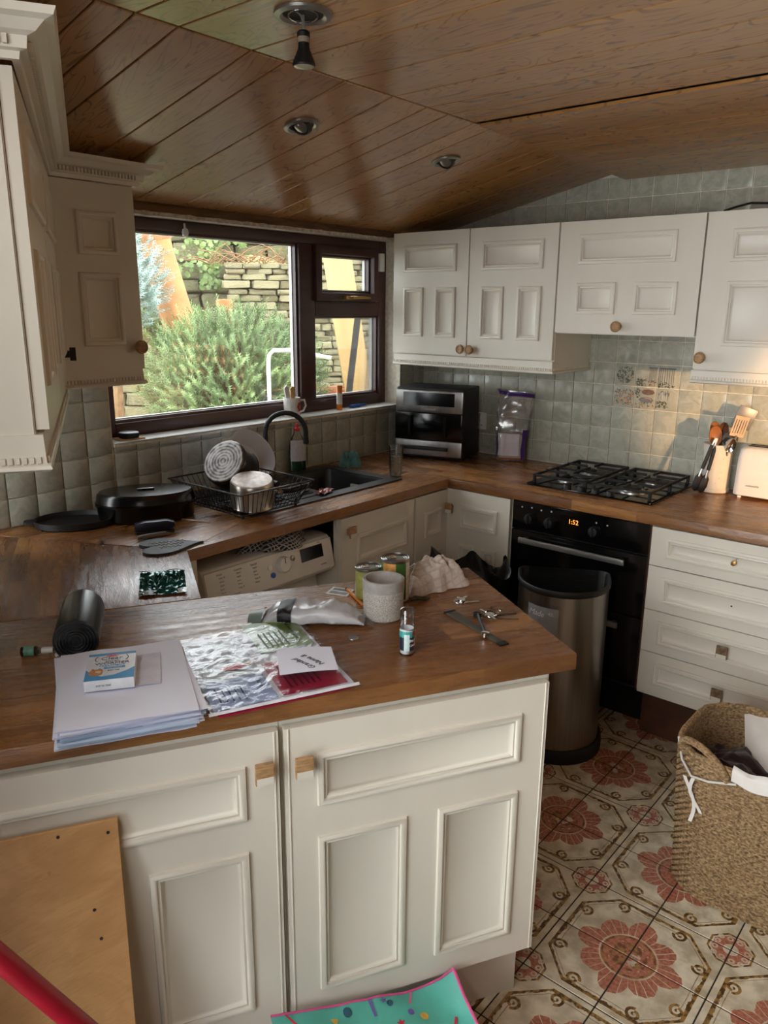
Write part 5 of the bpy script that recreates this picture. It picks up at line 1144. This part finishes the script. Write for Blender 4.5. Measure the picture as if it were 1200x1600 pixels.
# tins
def tin(label, u, v, r, h, cols, rz=0.0):
    t = onpen('food_tin', label, 'tin', u, v, rz, ZW, 'food tins')
    MB().lathe([(r * .94, 0), (r, .002), (r, .005), (r * .985, .007), (r * .985, h - .007), (r, h - .005), (r, h - .001), (r * .97, h), (r * .955, h - .004), (r * .6, h - .003), (.002, h - .003)], 36).build('tin_can', STEEL, t)
    for a0, a1, m in cols: MB().grid(14, 2, lambda u_, v_: (r * .992 * math.cos(R(a0 + (a1 - a0) * u_)), r * .992 * math.sin(R(a0 + (a1 - a0) * u_)), .008 + (h - .016) * v_)).build('paper_label', m, t, fix=False)
    for q in (.8, .66): MB().tube([(r * q * math.cos(2 * PI * k / 28), r * q * math.sin(2 * PI * k / 28), h - .0028) for k in range(28)], .0009, 4, True).build('lid_ring', STEEL, t)
    MB().tube([(.004 + .010 * math.cos(2 * PI * k / 14) - r * .3, .007 * math.sin(2 * PI * k / 14), h + .0002) for k in range(14)], .0014, 6, True).build('ring_pull', CHROME, t)
    return t
TG = mat('green_tin_label', (62, 104, 50), .35); TO = mat('orange_tin_label', (206, 150, 84), .35, var=.25, scale=70); TW = mat('cream_tin_label', (206, 200, 190), .4, var=.2, scale=90); TL = mat('lime_tin_label', (150, 150, 84), .35, var=.2, scale=60)
tin('tall food tin with green and orange label behind the concrete pot', .668, 1.722, .0365, .112, ((-165, -108, TO), (-108, -62, TG), (-62, -30, TW), (-30, 30, TO), (30, 195, TG)))
tin('shorter food tin with lime label, left of the tall tin', .604, 1.745, .0335, .088, ((-180, -110, TL), (-110, -60, TG), (-60, 180, TL)))
# candle tube
cd = onpen('candle_tube', 'clear plastic tube labelled party candles standing on the peninsula', 'tube', .577, 1.412, R(28))
MB().lathe([(.0155, 0), (.016, .002), (.016, .098), (.0145, .103), (.010, .1055), (.002, .106)], 28).build('clear_tube', CLEARP, cd)
def wrap(a0, a1, z0, z1, m, nm): MB().grid(16, 2, lambda u, v: (.0163 * math.cos(R(a0 + (a1 - a0) * u)), .0163 * math.sin(R(a0 + (a1 - a0) * u)), z0 + (z1 - z0) * v)).build(nm, m, cd, fix=False)
NAVY = mat('navy_label', (30, 36, 60), .35); TEL = mat('teal_label', (70, 164, 160), .35); MINT = mat('pale_mint_label', (200, 224, 220), .35, var=.06, scale=120)
wrap(-180, 180, .012, .042, NAVY, 'label_band'); wrap(-180, 180, .042, .056, TEL, 'label_band'); wrap(-180, 180, .056, .058, WHITE, 'label_edge')
MB().lathe([(.0164, .012), (.0164, .052)], 10, cap0=False, cap1=False)
MB().grid(8, 2, lambda u, v: (.0166 * math.cos(R(-162 + 42 * u)), .0166 * math.sin(R(-162 + 42 * u)), .012 + .038 * v)).build('label_panel', MINT, cd, fix=False)
MB().grid(8, 2, lambda u, v: (.0166 * math.cos(R(-92 + 40 * u)), .0166 * math.sin(R(-92 + 40 * u)), .046 + .008 * v)).build('red_logo', RP, cd, fix=False)
def wraptext(s, size, z, a0, r=.0167):
    w_ = size * .62
    for k, ch in enumerate(s):
        a = R(a0) + k * w_ / r; text(ch, size, WHITE, cd, (r * math.cos(a), r * math.sin(a), z), (PI / 2, 0, a + PI / 2))
wraptext('PARTY', .0095, .034, -112); wraptext('CANDLES', .0068, .024, -112)
MB().lathe([(.0146, .004), (.0146, .060)], 20, cap0=False, cap1=False).build('white_candles', mat('white_inner', (224, 228, 232), .5), cd)
rs = random.Random(2); b = MB()
for k in range(9): a = rs.uniform(0, 2 * PI); b.tube([(.011 * math.cos(a), .011 * math.sin(a), .003), (.011 * math.cos(a + .9), .011 * math.sin(a + .9), .010)], .0012, 5)
b.build('candle_holders', WHITE, cd, kind='stuff')
# photo card, pencil
ph = onpen('photo_card', 'small card with two black and white pictures beside the pencil', 'card', .550, 1.813, R(-40))
MB().box(-.030, -.026, 0, .030, .026, .0012).build('card_stock', WHITE, ph)
flat(ph, [(-.024, .004), (.024, .004), (.024, .020), (-.024, .020)], mat('dark_photo_print', (52, 52, 52), .4, var=.7, scale=70), .0014, 'picture'); flat(ph, [(-.024, -.020), (.024, -.020), (.024, -.002), (-.024, -.002)], mat('grey_photo_print', (90, 90, 88), .4, var=.7, scale=60), .0014, 'picture')
pcl = onpen('pencil', 'orange pencil pointing under the concrete pot', 'pencil', .570, 1.815, R(-88)); MB().tube([(0, 0, .004), (.12, 0, .004)], .0038, 6).build('pencil_barrel', ORANGE, pcl); MB().tube([(-.006, 0, .004), (0, 0, .004)], .0038, 6).build('pencil_end', DARKIN, pcl)
# tea towel
o = heap('tea_towel', 'crumpled cream tea towel at the far corner of the peninsula', 'towel', PW(.790, 1.775, ZW), .088, .062, .062, TEATOWEL, 3, RZP + R(10), 6)
o2 = None
# leaf, keys, metal strip, spanner
lf = onpen('dried_leaf', 'dark curled dried leaf behind the candle tube', 'leaf', .722, 1.683, R(5))
MB().grid(14, 8, lambda u, v: ((u - .5) * .055, (v - .5) * .028 * math.sin(PI * (.04 + .92 * u)), .003 + .007 * (2 * v - 1) ** 2 + .003 * math.sin(u * 6))).build('leaf_blade', mat('dried_leaf', (62, 58, 40), .7, var=.3, scale=60), lf, fix=False); MB().tube([(.025, 0, .005), (.055, .004, .004)], .0012, 6).build('leaf_stalk', MDWOOD, lf)
KEYM = mat('worn_key_metal', (150, 138, 116), .3, .9, var=.2, scale=60)
def key(parent, x, y, rz, L=.05, r=.011, m=None, z=.003):
    b = MB(); b.lathe([(r, 0), (r, .002)], 18, (0, 0, 0)); b.prism([(r * .8, -.0035), (L, -.0035), (L + .003, 0), (L, .0035), (L - .006, .002), (L - .010, .0038), (L - .016, .002), (r * .8, .0035)], 0, .002); return b.build('key', m or KEYM, parent, (x, y, z), (R(3), 0, rz))
kg = onpen('small_key_bunch', 'small bunch of keys near the tea towel', 'keys', .815, 1.637)
for k, (x, y, a) in enumerate(((0, 0, -10), (-.004, .006, 70), (.004, .008, 35))): key(kg, x, y, R(a), .045 if k == 0 else .026, .010, CHROME, .001 + .0024 * k)
MB().tube([(-.008 + .010 * math.cos(2 * PI * k / 18), .003 + .010 * math.sin(2 * PI * k / 18), .006 + .003 * math.sin(2 * PI * k / 18)) for k in range(18)], .0009, 5, True).build('key_ring', CHROME, kg)
kb = onpen('large_key_bunch', 'larger bunch of keys with split rings near the peninsula end', 'keys', .845, 1.525)
for k, (x, y, a) in enumerate(((0, 0, -28), (.004, .003, -4), (-.006, .012, 100), (-.012, .008, 150), (.002, .014, 60), (-.012, -.006, -95))): key(kb, x, y, R(a), .058 if k < 2 else .030, .011, (KEYM, mat('dark_key', (84, 62, 40), .4, .7), CHROME)[k % 3], .001 + .0024 * k)
for q in range(3): MB().tube([(-.004 + .006 * q + .012 * math.cos(2 * PI * k / 18), .004 + .012 * math.sin(2 * PI * k / 18), .010 + .006 * math.sin(2 * PI * k / 18 + q)) for k in range(18)], .0010, 5, True).build('key_ring', CHROME, kb)
ms = onpen('metal_strip', 'flat dark steel strip with black ends near the front corner', 'metal strip', .778, 1.485, R(-81))
MB().prism([(-.108, -.014), (-.09, -.015), (.06, -.010), (.108, -.011), (.108, .011), (.06, .010), (-.09, .015), (-.108, .014)], 0, .003).build('strip', mat('dull_steel_strip', (104, 100, 90), .4, .75, var=.3, scale=18, stretch=(.3, 2, 1)), ms, bevel=.0008, seg=1)
MB().box(.094, -.0115, -.0002, .110, .0115, .0042).build('end_cap', BLKM, ms); MB().box(-.111, -.0148, -.0002, -.104, .0148, .0042).build('end_cap', BLKM, ms)
sn = onpen('small_spanner', 'small dark spanner lying across the metal strip', 'spanner', .792, 1.482, R(-108), ZW + .0035)
MB().tube([(-.055, 0, .005), (.05, 0, .005)], [.0042, .0042], 8).build('shaft', IRON, sn); MB().lathe([(.010, 0), (.010, .009), (.005, .009), (.005, 0)], 14, (-.062, 0, 0)).build('ring_end', IRON, sn); MB().lathe([(.009, 0), (.009, .010), (.006, .0105)], 14, (.056, 0, 0)).build('socket_end', CHROME, sn)
# bin liner roll
rl = onpen('bin_liner_roll', 'thick roll of black bin liners standing beside the paper stack', 'bin liner roll', -.086, 1.603, R(-4))
RR = .046; LL = .185
spiral = []
for k in range(150): a = k * .26; r = .008 + (RR - .008) * k / 149; spiral.append((r * math.cos(a) * (1 + .05 * math.sin(a)), RR * 1.02 + r * math.sin(a) * .97))
ROLLM = mat('black_liner_film', (30, 31, 33), .28, var=.15, bump=.12, bscale=18)
MB().lathe([(RR * .98, 0), (RR, .004), (RR, LL)], 44).xf(Matrix.Translation((0, 0, RR * 1.0)) @ Matrix.Rotation(R(-90), 4, 'X') @ Matrix.Scale(1, 4)).build('roll_body', ROLLM, rl, ang=50)
sb = MB(); ls = []
n = len(spiral)
for i, (x, z) in enumerate(spiral):
    pass
b = MB().grid(n, 2, lambda u, v: (spiral[min(n - 1, int(u * (n - 1) + .5))][0], -.006 * v + .002 * math.sin(u * 9) * v, spiral[min(n - 1, int(u * (n - 1) + .5))][1] - RR * .02))
b.build('rolled_edge', mat('liner_edge', (70, 71, 74), .4), rl, fix=False, ang=80, kind='stuff')
MB().box(RR * .1 - .004, .004, 2 * RR - .001, RR * .1 + .0, LL, 2 * RR + .0015).build('loose_edge', ROLLM, rl)
# small bottle
sbt = onpen('drops_bottle', 'tiny brown bottle with green label and white dropper, lying down', 'bottle', -.168, 1.662, R(-10))
MB().tube([(-.030, 0, .0105), (.002, 0, .0105)], .0105, 16).build('glass_body', mat('amber_glass', (44, 30, 20), .12), sbt); MB().tube([(-.024, 0, .0105), (-.003, 0, .0105)], .0108, 16).build('label_wrap', mat('green_white_label', (110, 168, 146), .4, var=.3, scale=160), sbt)
MB().tube([(.002, 0, .0105), (.012, 0, .0105)], .006, 12).build('neck', GLASS, sbt); MB().tube([(.011, 0, .0105), (.019, 0, .0105), (.034, 0, .0105)], [.007, .0072, .0065], 14).build('dropper_cap', WHITE, sbt)
MB().lathe([(.001, 0), (.0055, .003), (.006, .010), (.003, .017), (.001, .019)], 12).build('dropper_tip', WHITE, None, PW(-.124, 1.640, ZW + .006), (R(80), 0, R(-40)), label='tiny white dropper tip beside the small bottle', cat='cap')
# foil pouch
fpz = crumple(31, .010, 24); fo = onpen('foil_pouch', 'shiny green foil pouch on the corner worktop', 'pouch', .120, 2.022, R(-4))
MB().grid(26, 30, lambda u, v: ((u - .5) * .118, (v - .5) * .18, .006 + .012 * math.sin(PI * u) * math.sin(PI * v) + max(-.005, fpz(u * .5, v * .7)) * (.4 + math.sin(PI * v)))).build('pouch_film', TEALF, fo, fix=False, ang=75)
MB().grid(16, 4, lambda u, v: ((u - .5) * .12, -.092 + .024 * v, .0045 + .003 * math.sin(u * 8) + .004 * v)).build('pouch_seal', FOIL, fo, fix=False, ang=75)
MB().grid(16, 4, lambda u, v: ((u - .5) * .12, .070 + .022 * v, .011 + .004 * math.sin(u * 9 + 1) - .004 * v)).build('pouch_seal', FOIL, fo, fix=False, ang=75)
# ------------------------------------------------------------------ in front of the peninsula
lean = math.atan2(.155, .745)
pb = onpen('plywood_board', 'unpainted plywood board leaning on the left peninsula door', 'board', -.030, 1.128, 0, 0)
pb.rotation_euler = (-lean, 0, RZP)
MB().box(-.35, 0, 0, 0, .010, .758).build('board_panel', [PLY], pb, bevel=.001, seg=1)
for x, z in ((-.018, .735), (-.10, .745), (-.052, .60), (-.045, .545)): MB().lathe([(.003, 0), (.003, .0006)], 8).xf(Matrix.Translation((x, -.0003, z)) @ Matrix.Rotation(R(90), 4, 'X')).build('knot_mark', DARKIN, pb)
a = PW(-.36, 1.089, .931); c = PW(.262, .98, .014)
rp_ = MB().tube([a, c], .0165, 14); rp_.build('red_pole', RED, None, label='red metal pole slanting in front of the plywood board', cat='pole')
# bag on the floor
tb = onpen('shopping_bag', 'teal patterned shopping bag with pink piping on the floor by the plinth', 'bag', .45, 1.20, R(1), 0)
cb_ = crumple(41, .022, 9)
def bagtop(u, v): return (-.20 + .42 * u - .02 * v, -.20 + .275 * v, .10 + .10 * v - .055 * u + .035 * u ** 8 * v + cb_(u * .4, v * .3) * .6)
def bsurf(u, v):
    return bagtop(u, v)
MB().grid(30, 24, bsurf).build('bag_front', TEAL, tb, fix=False, ang=70)
MB().grid(30, 12, lambda u, v: tuple(Vector(bagtop(u, 0)) * (1 - v) + Vector((-.19 + .40 * u, -.20, .0)) * v)).build('bag_base_side', TEAL, tb, fix=False, ang=70)
MB().grid(10, 24, lambda u, v: tuple(Vector(bagtop(1, v)) * (1 - u) + Vector((.23, -.20 + .28 * v, 0)) * u)).build('bag_gusset', mat('pink_gusset', (196, 84, 140), .5, var=.1), tb, fix=False, ang=70)
MB().tube([Vector(bagtop(1, k / 14)) + Vector((0, 0, .002)) for k in range(15)], .0035, 6).build('pink_piping', PINK, tb); MB().tube([Vector(bagtop(k / 14, 1)) + Vector((0, 0, .001)) for k in range(15)], .0025, 6).build('top_piping', PINK, tb)
rs = random.Random(6); PRC = [mat('print_' + n_, c_, .5) for n_, c_ in (('pink', (232, 120, 160)), ('red', (206, 50, 70)), ('yellow', (226, 180, 80)), ('purple', (110, 96, 170)), ('navy', (40, 90, 110)))]
pm_ = MB()
def onbag(cu_, cv_, pts, m):
    vs = []
    for dx, dy in pts: q = bagtop(min(.99, max(.01, cu_ + dx / .42)), min(.99, max(.01, cv_ + dy / .30))); vs.append((q[0], q[1], q[2] + .0022))
    pm_.add(vs, [tuple(range(len(vs)))], m)
for k in range(46):
    cu_, cv_ = rs.uniform(.05, .95), rs.uniform(.05, .96); r = rs.uniform(.006, .013); m = rs.randrange(5); kind = rs.randrange(4); a0 = rs.uniform(0, 6)
    if kind == 0: pts = [(r * math.cos(2 * PI * q / 12), r * math.sin(2 * PI * q / 12)) for q in range(12)]
    elif kind == 1: pts = [((r * (1.2 if q % 2 else .55)) * math.cos(PI * q / 5 + a0), (r * (1.2 if q % 2 else .55)) * math.sin(PI * q / 5 + a0)) for q in range(10)]
    elif kind == 2: pts = [(r * .075 * 16 * math.sin(2 * PI * q / 16) ** 3, r * .075 * (13 * math.cos(2 * PI * q / 16) - 5 * math.cos(4 * PI * q / 16) - 2 * math.cos(6 * PI * q / 16))) for q in range(16)]
    else: pts = [(dx * math.cos(a0) - dy * math.sin(a0), dx * math.sin(a0) + dy * math.cos(a0)) for dx, dy in ((-r * 1.8, -r * .25), (r * 1.8, -r * .25), (r * 1.8, r * .25), (-r * 1.8, r * .25))]
    onbag(cu_, cv_, pts, m)
pm_.build('printed_shapes', PRC, tb, fix=False, smooth=False, kind='stuff')
# ------------------------------------------------------------------ garden behind the window
EA = R(40); EXv = Vector((math.cos(EA), -math.sin(EA), 0)); EYv = Vector((math.sin(EA), math.cos(EA), 0)); RZG = -EA
def G(s, t, z=0): return EXv * s + EYv * t + Vector((0, 0, z))
GZ = .75
def moss(name, a, c, g, gs=.5):
    m, t, b = newmat(name); r = orand(t); v = coords(t, 'Object'); x, y, z = sep(t, v)
    n = nz(t, comb(t, x * 9 + r * 30, y * 9, z * 9 + r * 13), 1.2, 5, .6); k = mixc(t, sstep(t, n, .3, .7), srgb(a), srgb(c)); k = mixc(t, r * .5, k, srgb((150, 140, 112)))
    k = mixc(t, sstep(t, nz(t, comb(t, x * 14 + r * 50, y * 14, z * 14), 1, 3), gs, gs + .2), k, srgb(g)); setb(b, Base_Color=k, Roughness=.95); bumpit(t, b, n, .6, .02); return m
STONE = moss('mossy_sandstone', (96, 88, 68), (150, 140, 110), (118, 124, 62)); STONED = moss('dark_mossy_stone', (66, 62, 52), (116, 108, 86), (90, 100, 50), .45); FLAG = moss('wet_flagstone', (130, 122, 92), (176, 166, 134), (124, 128, 74), .55)
EARTH = mat('bank_earth', (112, 96, 66), .95, var=.4, scale=6, bump=.6, bscale=20); GRASSM = mat('dry_grass', (176, 160, 104), .9, var=.3, scale=14); TWIG = mat('brown_twigs', (120, 92, 62), .9, var=.3)
ground = MB().box(-6, 3.55, GZ - .3, 6, 12, GZ).build('garden_ground', EARTH, None, (0, 0, 0), (0, 0, RZG), kind='structure')
rg = random.Random(21)
for i in range(9):
    for j in range(7):
        s, tt = -3.2 + i * .62 + rg.uniform(-.05, .05) + (j % 2) * .3, 4.3 + j * .5 + rg.uniform(-.03, .03)
        pts = [((.29 + rg.uniform(-.04, .0)) * math.cos(R(a + rg.uniform(-8, 8))) * 1.22, (.29 + rg.uniform(-.04, .0)) * math.sin(R(a + rg.uniform(-8, 8))) * .92) for a in (20, 65, 115, 160, 200, 245, 295, 340)]
        if s < .6: MB().prism(pts, 0, .02 + rg.uniform(0, .008)).build('flagstone', FLAG, ground, (s, tt, GZ - .002), (0, 0, 0), bevel=.006, seg=1)
def stone_mesh(seed):
    r = random.Random(seed); b = MB().box(-.5, -.5, -.5, .5, .5, .5); me = bpy.data.meshes.new('stone'); me.from_pydata(b.v, [], b.f)
    bm = bmesh.new(); bm.from_mesh(me); bmesh.ops.bevel(bm, geom=list(bm.edges), offset=.12, segments=2, affect='EDGES', profile=.5); bmesh.ops.recalc_face_normals(bm, faces=bm.faces)
    for v in bm.verts: v.co += Vector((r.uniform(-.05, .05), r.uniform(-.06, .06), r.uniform(-.07, .07)))
    bm.to_mesh(me); bm.free(); me.polygons.foreach_set('use_smooth', [True] * len(me.polygons)); return me
SM = []
for k in range(7): me = stone_mesh(k); me.materials.append(STONE); SM.append(me)
SMD = []
for k in range(5): me = stone_mesh(k + 30); me.materials.append(STONED); SMD.append(me)
def drystone(name, label, s0, s1, t0, z0, ztop, hrow, wrange, meshes, depth=.3, slope=0.0, rotz=0.0):
    """local x along the wall, y away from the house"""
    w = thing(name, label, 'stone wall', G(s0, t0, z0), RZG + rotz)
    L = s1 - s0; z = 0
    MB().box(0, depth * .35, -.1, L, depth, max(.05, ztop(L * .5 + s0) - z0 - .12)).build('wall_core', EARTH, w)
    while True:
        h = hrow * rg.uniform(.75, 1.3); x = rg.uniform(-.1, 0); any_ = False
        while x < L:
            ww = rg.uniform(*wrange); top = ztop(s0 + x + ww / 2) - z0
            if z + h * .6 < top:
                any_ = True
                link('stone', rg.choice(meshes), w, (x + ww / 2, depth * .25 + rg.uniform(-.03, .03), z + h / 2), (rg.uniform(-.05, .05), rg.uniform(-.03, .03), rg.uniform(-.06, .06)), (ww * .97, depth * .7, h * .94))
            x += ww
        z += h
        if not any_: break
    return w
drystone('dry_stone_wall', 'mossy coursed dry-stone wall behind the spruce, seen through the window', -.16, 1.9, 7.5, GZ, lambda s: 2.02 + .08 * s, .056, (.09, .27), SM)
drystone('rubble_wall', 'taller dark rubble stone wall at the back of the garden, hung with ivy', -1.7, .35, 8.4, GZ + .2, lambda s: 2.62 - .25 * max(0, s + .2), .16, (.2, .46), SMD)
drystone('low_rubble_wall', 'low dark stone ledge left of the spruce, below the orange post', -1.25, -.2, 6.9, GZ, lambda s: 1.52 - .12 * (s + .8), .09, (.14, .34), SMD)
drystone('stone_pier', 'narrow pale stone pier at the left edge of the window view', -1.16, -.86, 6.4, GZ, lambda s: 1.42, .13, (.15, .22), SM)  # built from the paler stone set
cg = crumple(51, .18, 1.4)
bank = MB().grid(40, 12, lambda u, v: (-.05 + 3.7 * u, 7.75 + 1.5 * v, 1.95 + .35 * v - .12 * u + cg(u * 5, v * 2) * .5)).build('garden_bank', GRASSM, None, (0, 0, 0), (0, 0, RZG), fix=False, kind='structure')
# twigs and dry grass on the bank
tg = MB()
for k in range(170):
    s, tt = rg.uniform(-.35, 1.5), rg.uniform(7.6, 8.3); z = 2.0 + .06 * rg.random(); a = rg.uniform(0, PI); L = rg.uniform(.1, .4)
    p0 = Vector((s, tt, z)); d = Vector((math.cos(a), rg.uniform(-.4, .1), rg.uniform(.0, .55))); tg.tube([p0, p0 + d * L * .5 + Vector((0, 0, .03)), p0 + d * L], [.006, .005, .002], 4)
for k in range(60):
    s, tt = rg.uniform(-1.0, -.1), rg.uniform(6.9, 7.2); z = 1.5 + .1 * rg.random(); a = rg.uniform(0, PI); L = rg.uniform(.1, .35); p0 = Vector((s, tt, z)); d = Vector((math.cos(a), rg.uniform(-.4, .1), rg.uniform(-.3, .35))); tg.tube([p0, p0 + d * L], [.005, .002], 4)
tg.build('dead_twigs', TWIG, None, (0, 0, 0), (0, 0, RZG), fix=False, label='tangle of dead brown twigs on the garden wall and bank', cat='twigs', kind='stuff')
# conifers
def needles(b, p, d, L, nl, n=13, wd=.006):
    up = Vector((0, 0, 1)); x = d.cross(up); x = x.normalized() if x.length > 1e-3 else Vector((1, 0, 0)); y = d.cross(x)
    for k in range(n):
        q = p + d * (L * (k + .5) / n)
        for s in range(3):
            a = s * 2.1 + k * 1.3; o = x * math.cos(a) + y * math.sin(a); tip = q + (o * .8 + d * .6) * nl; side = d.cross(o) * wd * .5
            b.add([q - side, q + side, tip], [(0, 1, 2)])
def leafmat(name, a, c):
    m, t, b = newmat(name); n = nz(t, coords(t), 5, 3); k = mixc(t, sstep(t, n, .3, .7), srgb(a), srgb(c)); k = mixc(t, sstep(t, nz(t, coords(t), 34, 2), .45, .7) * .5, k, srgb(c))
    setb(b, Base_Color=k, Roughness=.6); return m
NEED = leafmat('spruce_needles', (76, 100, 56), (136, 158, 102)); NEEDB = leafmat('blue_spruce_needles', (104, 128, 116), (164, 184, 176)); IVYM = leafmat('ivy_leaves', (70, 92, 44), (126, 146, 84))
def conifer(name, label, s, tt, z, rx, ry, rz_, n, m, seed, nl=.028, L=.13):
    r = random.Random(seed); t = thing(name, label, 'conifer', G(s, tt, GZ), RZG); b = MB(); br_ = MB(); zc = z - GZ
    for k in range(n):
        a = r.uniform(0, 2 * PI); ph = math.asin(r.uniform(-.75, 1)); rad = r.uniform(.55, 1) if k % 3 else r.uniform(.9, 1.08)
        p = Vector((rx * rad * math.cos(ph) * math.cos(a), ry * rad * math.cos(ph) * math.sin(a), zc + rz_ * rad * math.sin(ph)))
        d = (Vector((p.x / rx, p.y / ry * .8, (p.z - zc) / rz_ * .7 + .55)) + Vector((r.uniform(-.5, .5), r.uniform(-.5, .5), r.uniform(-.2, .4)))).normalized()
        needles(b, p, d, L * r.uniform(.6, 1.2), nl)
        if k % 12 == 0: br_.tube([(0, 0, max(.02, zc * .4)), p * .6 + Vector((0, 0, zc * .35)), p], [.012, .008, .004], 5)
    br_.tube([(0, 0, 0), (.02, 0, zc * .5), (0, .02, zc + rz_ * .7)], [.04, .03, .01], 8)
    b.build('foliage', m, t, fix=False, smooth=False, kind='stuff'); br_.build('branches', TWIG, t, fix=False); return t
conifer('spruce', 'bushy green spruce standing outside the window', -.10, 5.3, 1.12, .54, .42, .44, 2600, NEED, 1, .024, .12)
conifer('blue_spruce', 'pale blue-green conifer at the left edge of the window view', -.98, 6.0, 1.78, .34, .3, .36, 700, NEEDB, 2, .03, .14)
# ivy
def ivy(label, boxes, n, seed):
    r = random.Random(seed); b = MB()
    for k in range(n):
        s0, s1, t0, z0, z1 = r.choice(boxes); p = Vector((r.uniform(s0, s1), t0 + r.uniform(-.08, .05), r.uniform(z0, z1))); a = r.uniform(0, 2 * PI); q = r.uniform(.02, .042); tl = r.uniform(-.5, .5)
        pts = [(0, -1), (.8, -.5), (.55, .1), (.7, .55), (.2, .4), (0, 1.1), (-.2, .4), (-.7, .55), (-.55, .1), (-.8, -.5)]
        b.add([tuple(p + Vector(((x * math.cos(a) - y * math.sin(a)) * q, y * tl * q - .02, (x * math.sin(a) + y * math.cos(a)) * q))) for x, y in pts], [tuple(range(10))])
    b.build('ivy', IVYM, None, (0, 0, 0), (0, 0, RZG), fix=False, smooth=False, label=label, cat='ivy', kind='stuff')
ivy('green ivy hanging over the rubble wall and stone ledge', [(-1.3, -.5, 8.15, 1.9, 2.7), (-.6, .0, 8.2, 2.2, 2.75), (-.45, -.25, 8.2, 1.8, 2.3), (-1.1, -.35, 6.75, 1.28, 1.62), (-.75, -.3, 6.75, 1.0, 1.4)], 900, 8)
# orange post, stump, pots, hoop, planks
po = thing('salvaged_chimney_pot', 'leaning orange-brown post with a flared cap in the garden', 'post', G(-.555, 6.6, 1.50), RZG); po.rotation_euler = (0, R(-14), RZG)
POSTM = mat('orange_weathered_post', (166, 116, 72), .9, var=.16, scale=9, bump=.4, bscale=30)
MB().lathe([(.135, -.1), (.13, .1), (.125, .55), (.13, .62)], 24).build('shaft', POSTM, po); MB().lathe([(.13, .62), (.165, .66), (.17, .69), (.10, .70)], 24).build('flared_cap', mat('post_cap', (170, 122, 84), .9, var=.2), po)
stp_ = thing('log_stump', 'upright brown log standing beside the coursed stone wall', 'log', G(-.205, 7.2, GZ), RZG); LOGM = mat('bark_log', (136, 96, 54), .9, var=.35, scale=10, stretch=(1, 1, .25), bump=.5)
MB().lathe([(.078, 0), (.074, .4), (.076, .92), (.06, .935)], 18).build('log_bark', LOGM, stp_, ang=60)
MB().lathe([(.055, .93), (.002, .94)], 18, cap0=False).build('log_top', EARTH, stp_)
pg = thing('terracotta_pot', 'terracotta pot on the stone ledge left of the log', 'plant pot', G(-.50, 6.75, 1.38), RZG); MB().lathe([(.045, 0), (.062, .09), (.07, .09), (.07, .11), (.058, .11), (.045, .02), (.002, .02)], 24).build('pot_shell', TERRA, pg)
tq = thing('terracotta_trough', 'rectangular terracotta trough below the right-hand window pane', 'trough', G(.52, 5.4, GZ), RZG); q = MB()
q.loops([[(-.17, -.09, 0), (.17, -.09, 0), (.17, .09, 0), (-.17, .09, 0)], [(-.21, -.11, .335), (.21, -.11, .335), (.21, .11, .335), (-.21, .11, .335)], [(-.185, -.085, .335), (.185, -.085, .335), (.185, .085, .335), (-.185, .085, .335)], [(-.16, -.07, .06), (.16, -.07, .06), (.16, .07, .06), (-.16, .07, .06)]]).build('trough_shell', TERRA, tq, bevel=.005)
hq = thing('metal_hoop', 'white painted metal hoop rail outside, in front of the spruce', 'rail', G(.10, 4.35, GZ), RZG); MB().tube([(0, 0, 0), (0, 0, .58), (.006, 0, .62), (.03, 0, .645), (.12, .02, .645), (.35, .04, .60)], .0115, 10).build('hoop_tube', mat('white_galvanised', (206, 212, 214), .4, .2), hq); MB().tube([(-.16, -.1, .30), (-.08, -.1, .355), (.05, -.1, .36), (.3, -.08, .38)], .016, 10).build('hose_coil', WHITE, hq)
wp = thing('wooden_plank', 'pale yellow timber plank leaning behind the right window pane', 'plank', G(.73, 5.15, GZ), RZG); wp.rotation_euler = (0, R(-9), RZG)
MB().box(-.06, -.02, 0, .12, .02, 1.5).build('plank_board', mat('yellow_timber', (176, 146, 96), .7, var=.14, scale=6, stretch=(1, 1, .15)), wp, bevel=.004)
bs = thing('black_strip', 'narrow black plastic strip leaning beside the timber plank', 'strip', G(.585, 5.0, GZ), RZG); bs.rotation_euler = (0, R(7), RZG); MB().box(-.02, -.008, 0, .02, .008, .86).build('strip_body', BLKM, bs)
wpo = thing('white_post', 'white rendered post right of the timber plank', 'post', G(.93, 5.3, GZ), RZG); MB().box(-.05, -.05, 0, .14, .05, 1.6).build('post_body', mat('white_render', (170, 162, 146), .8, var=.06), wpo, bevel=.01)
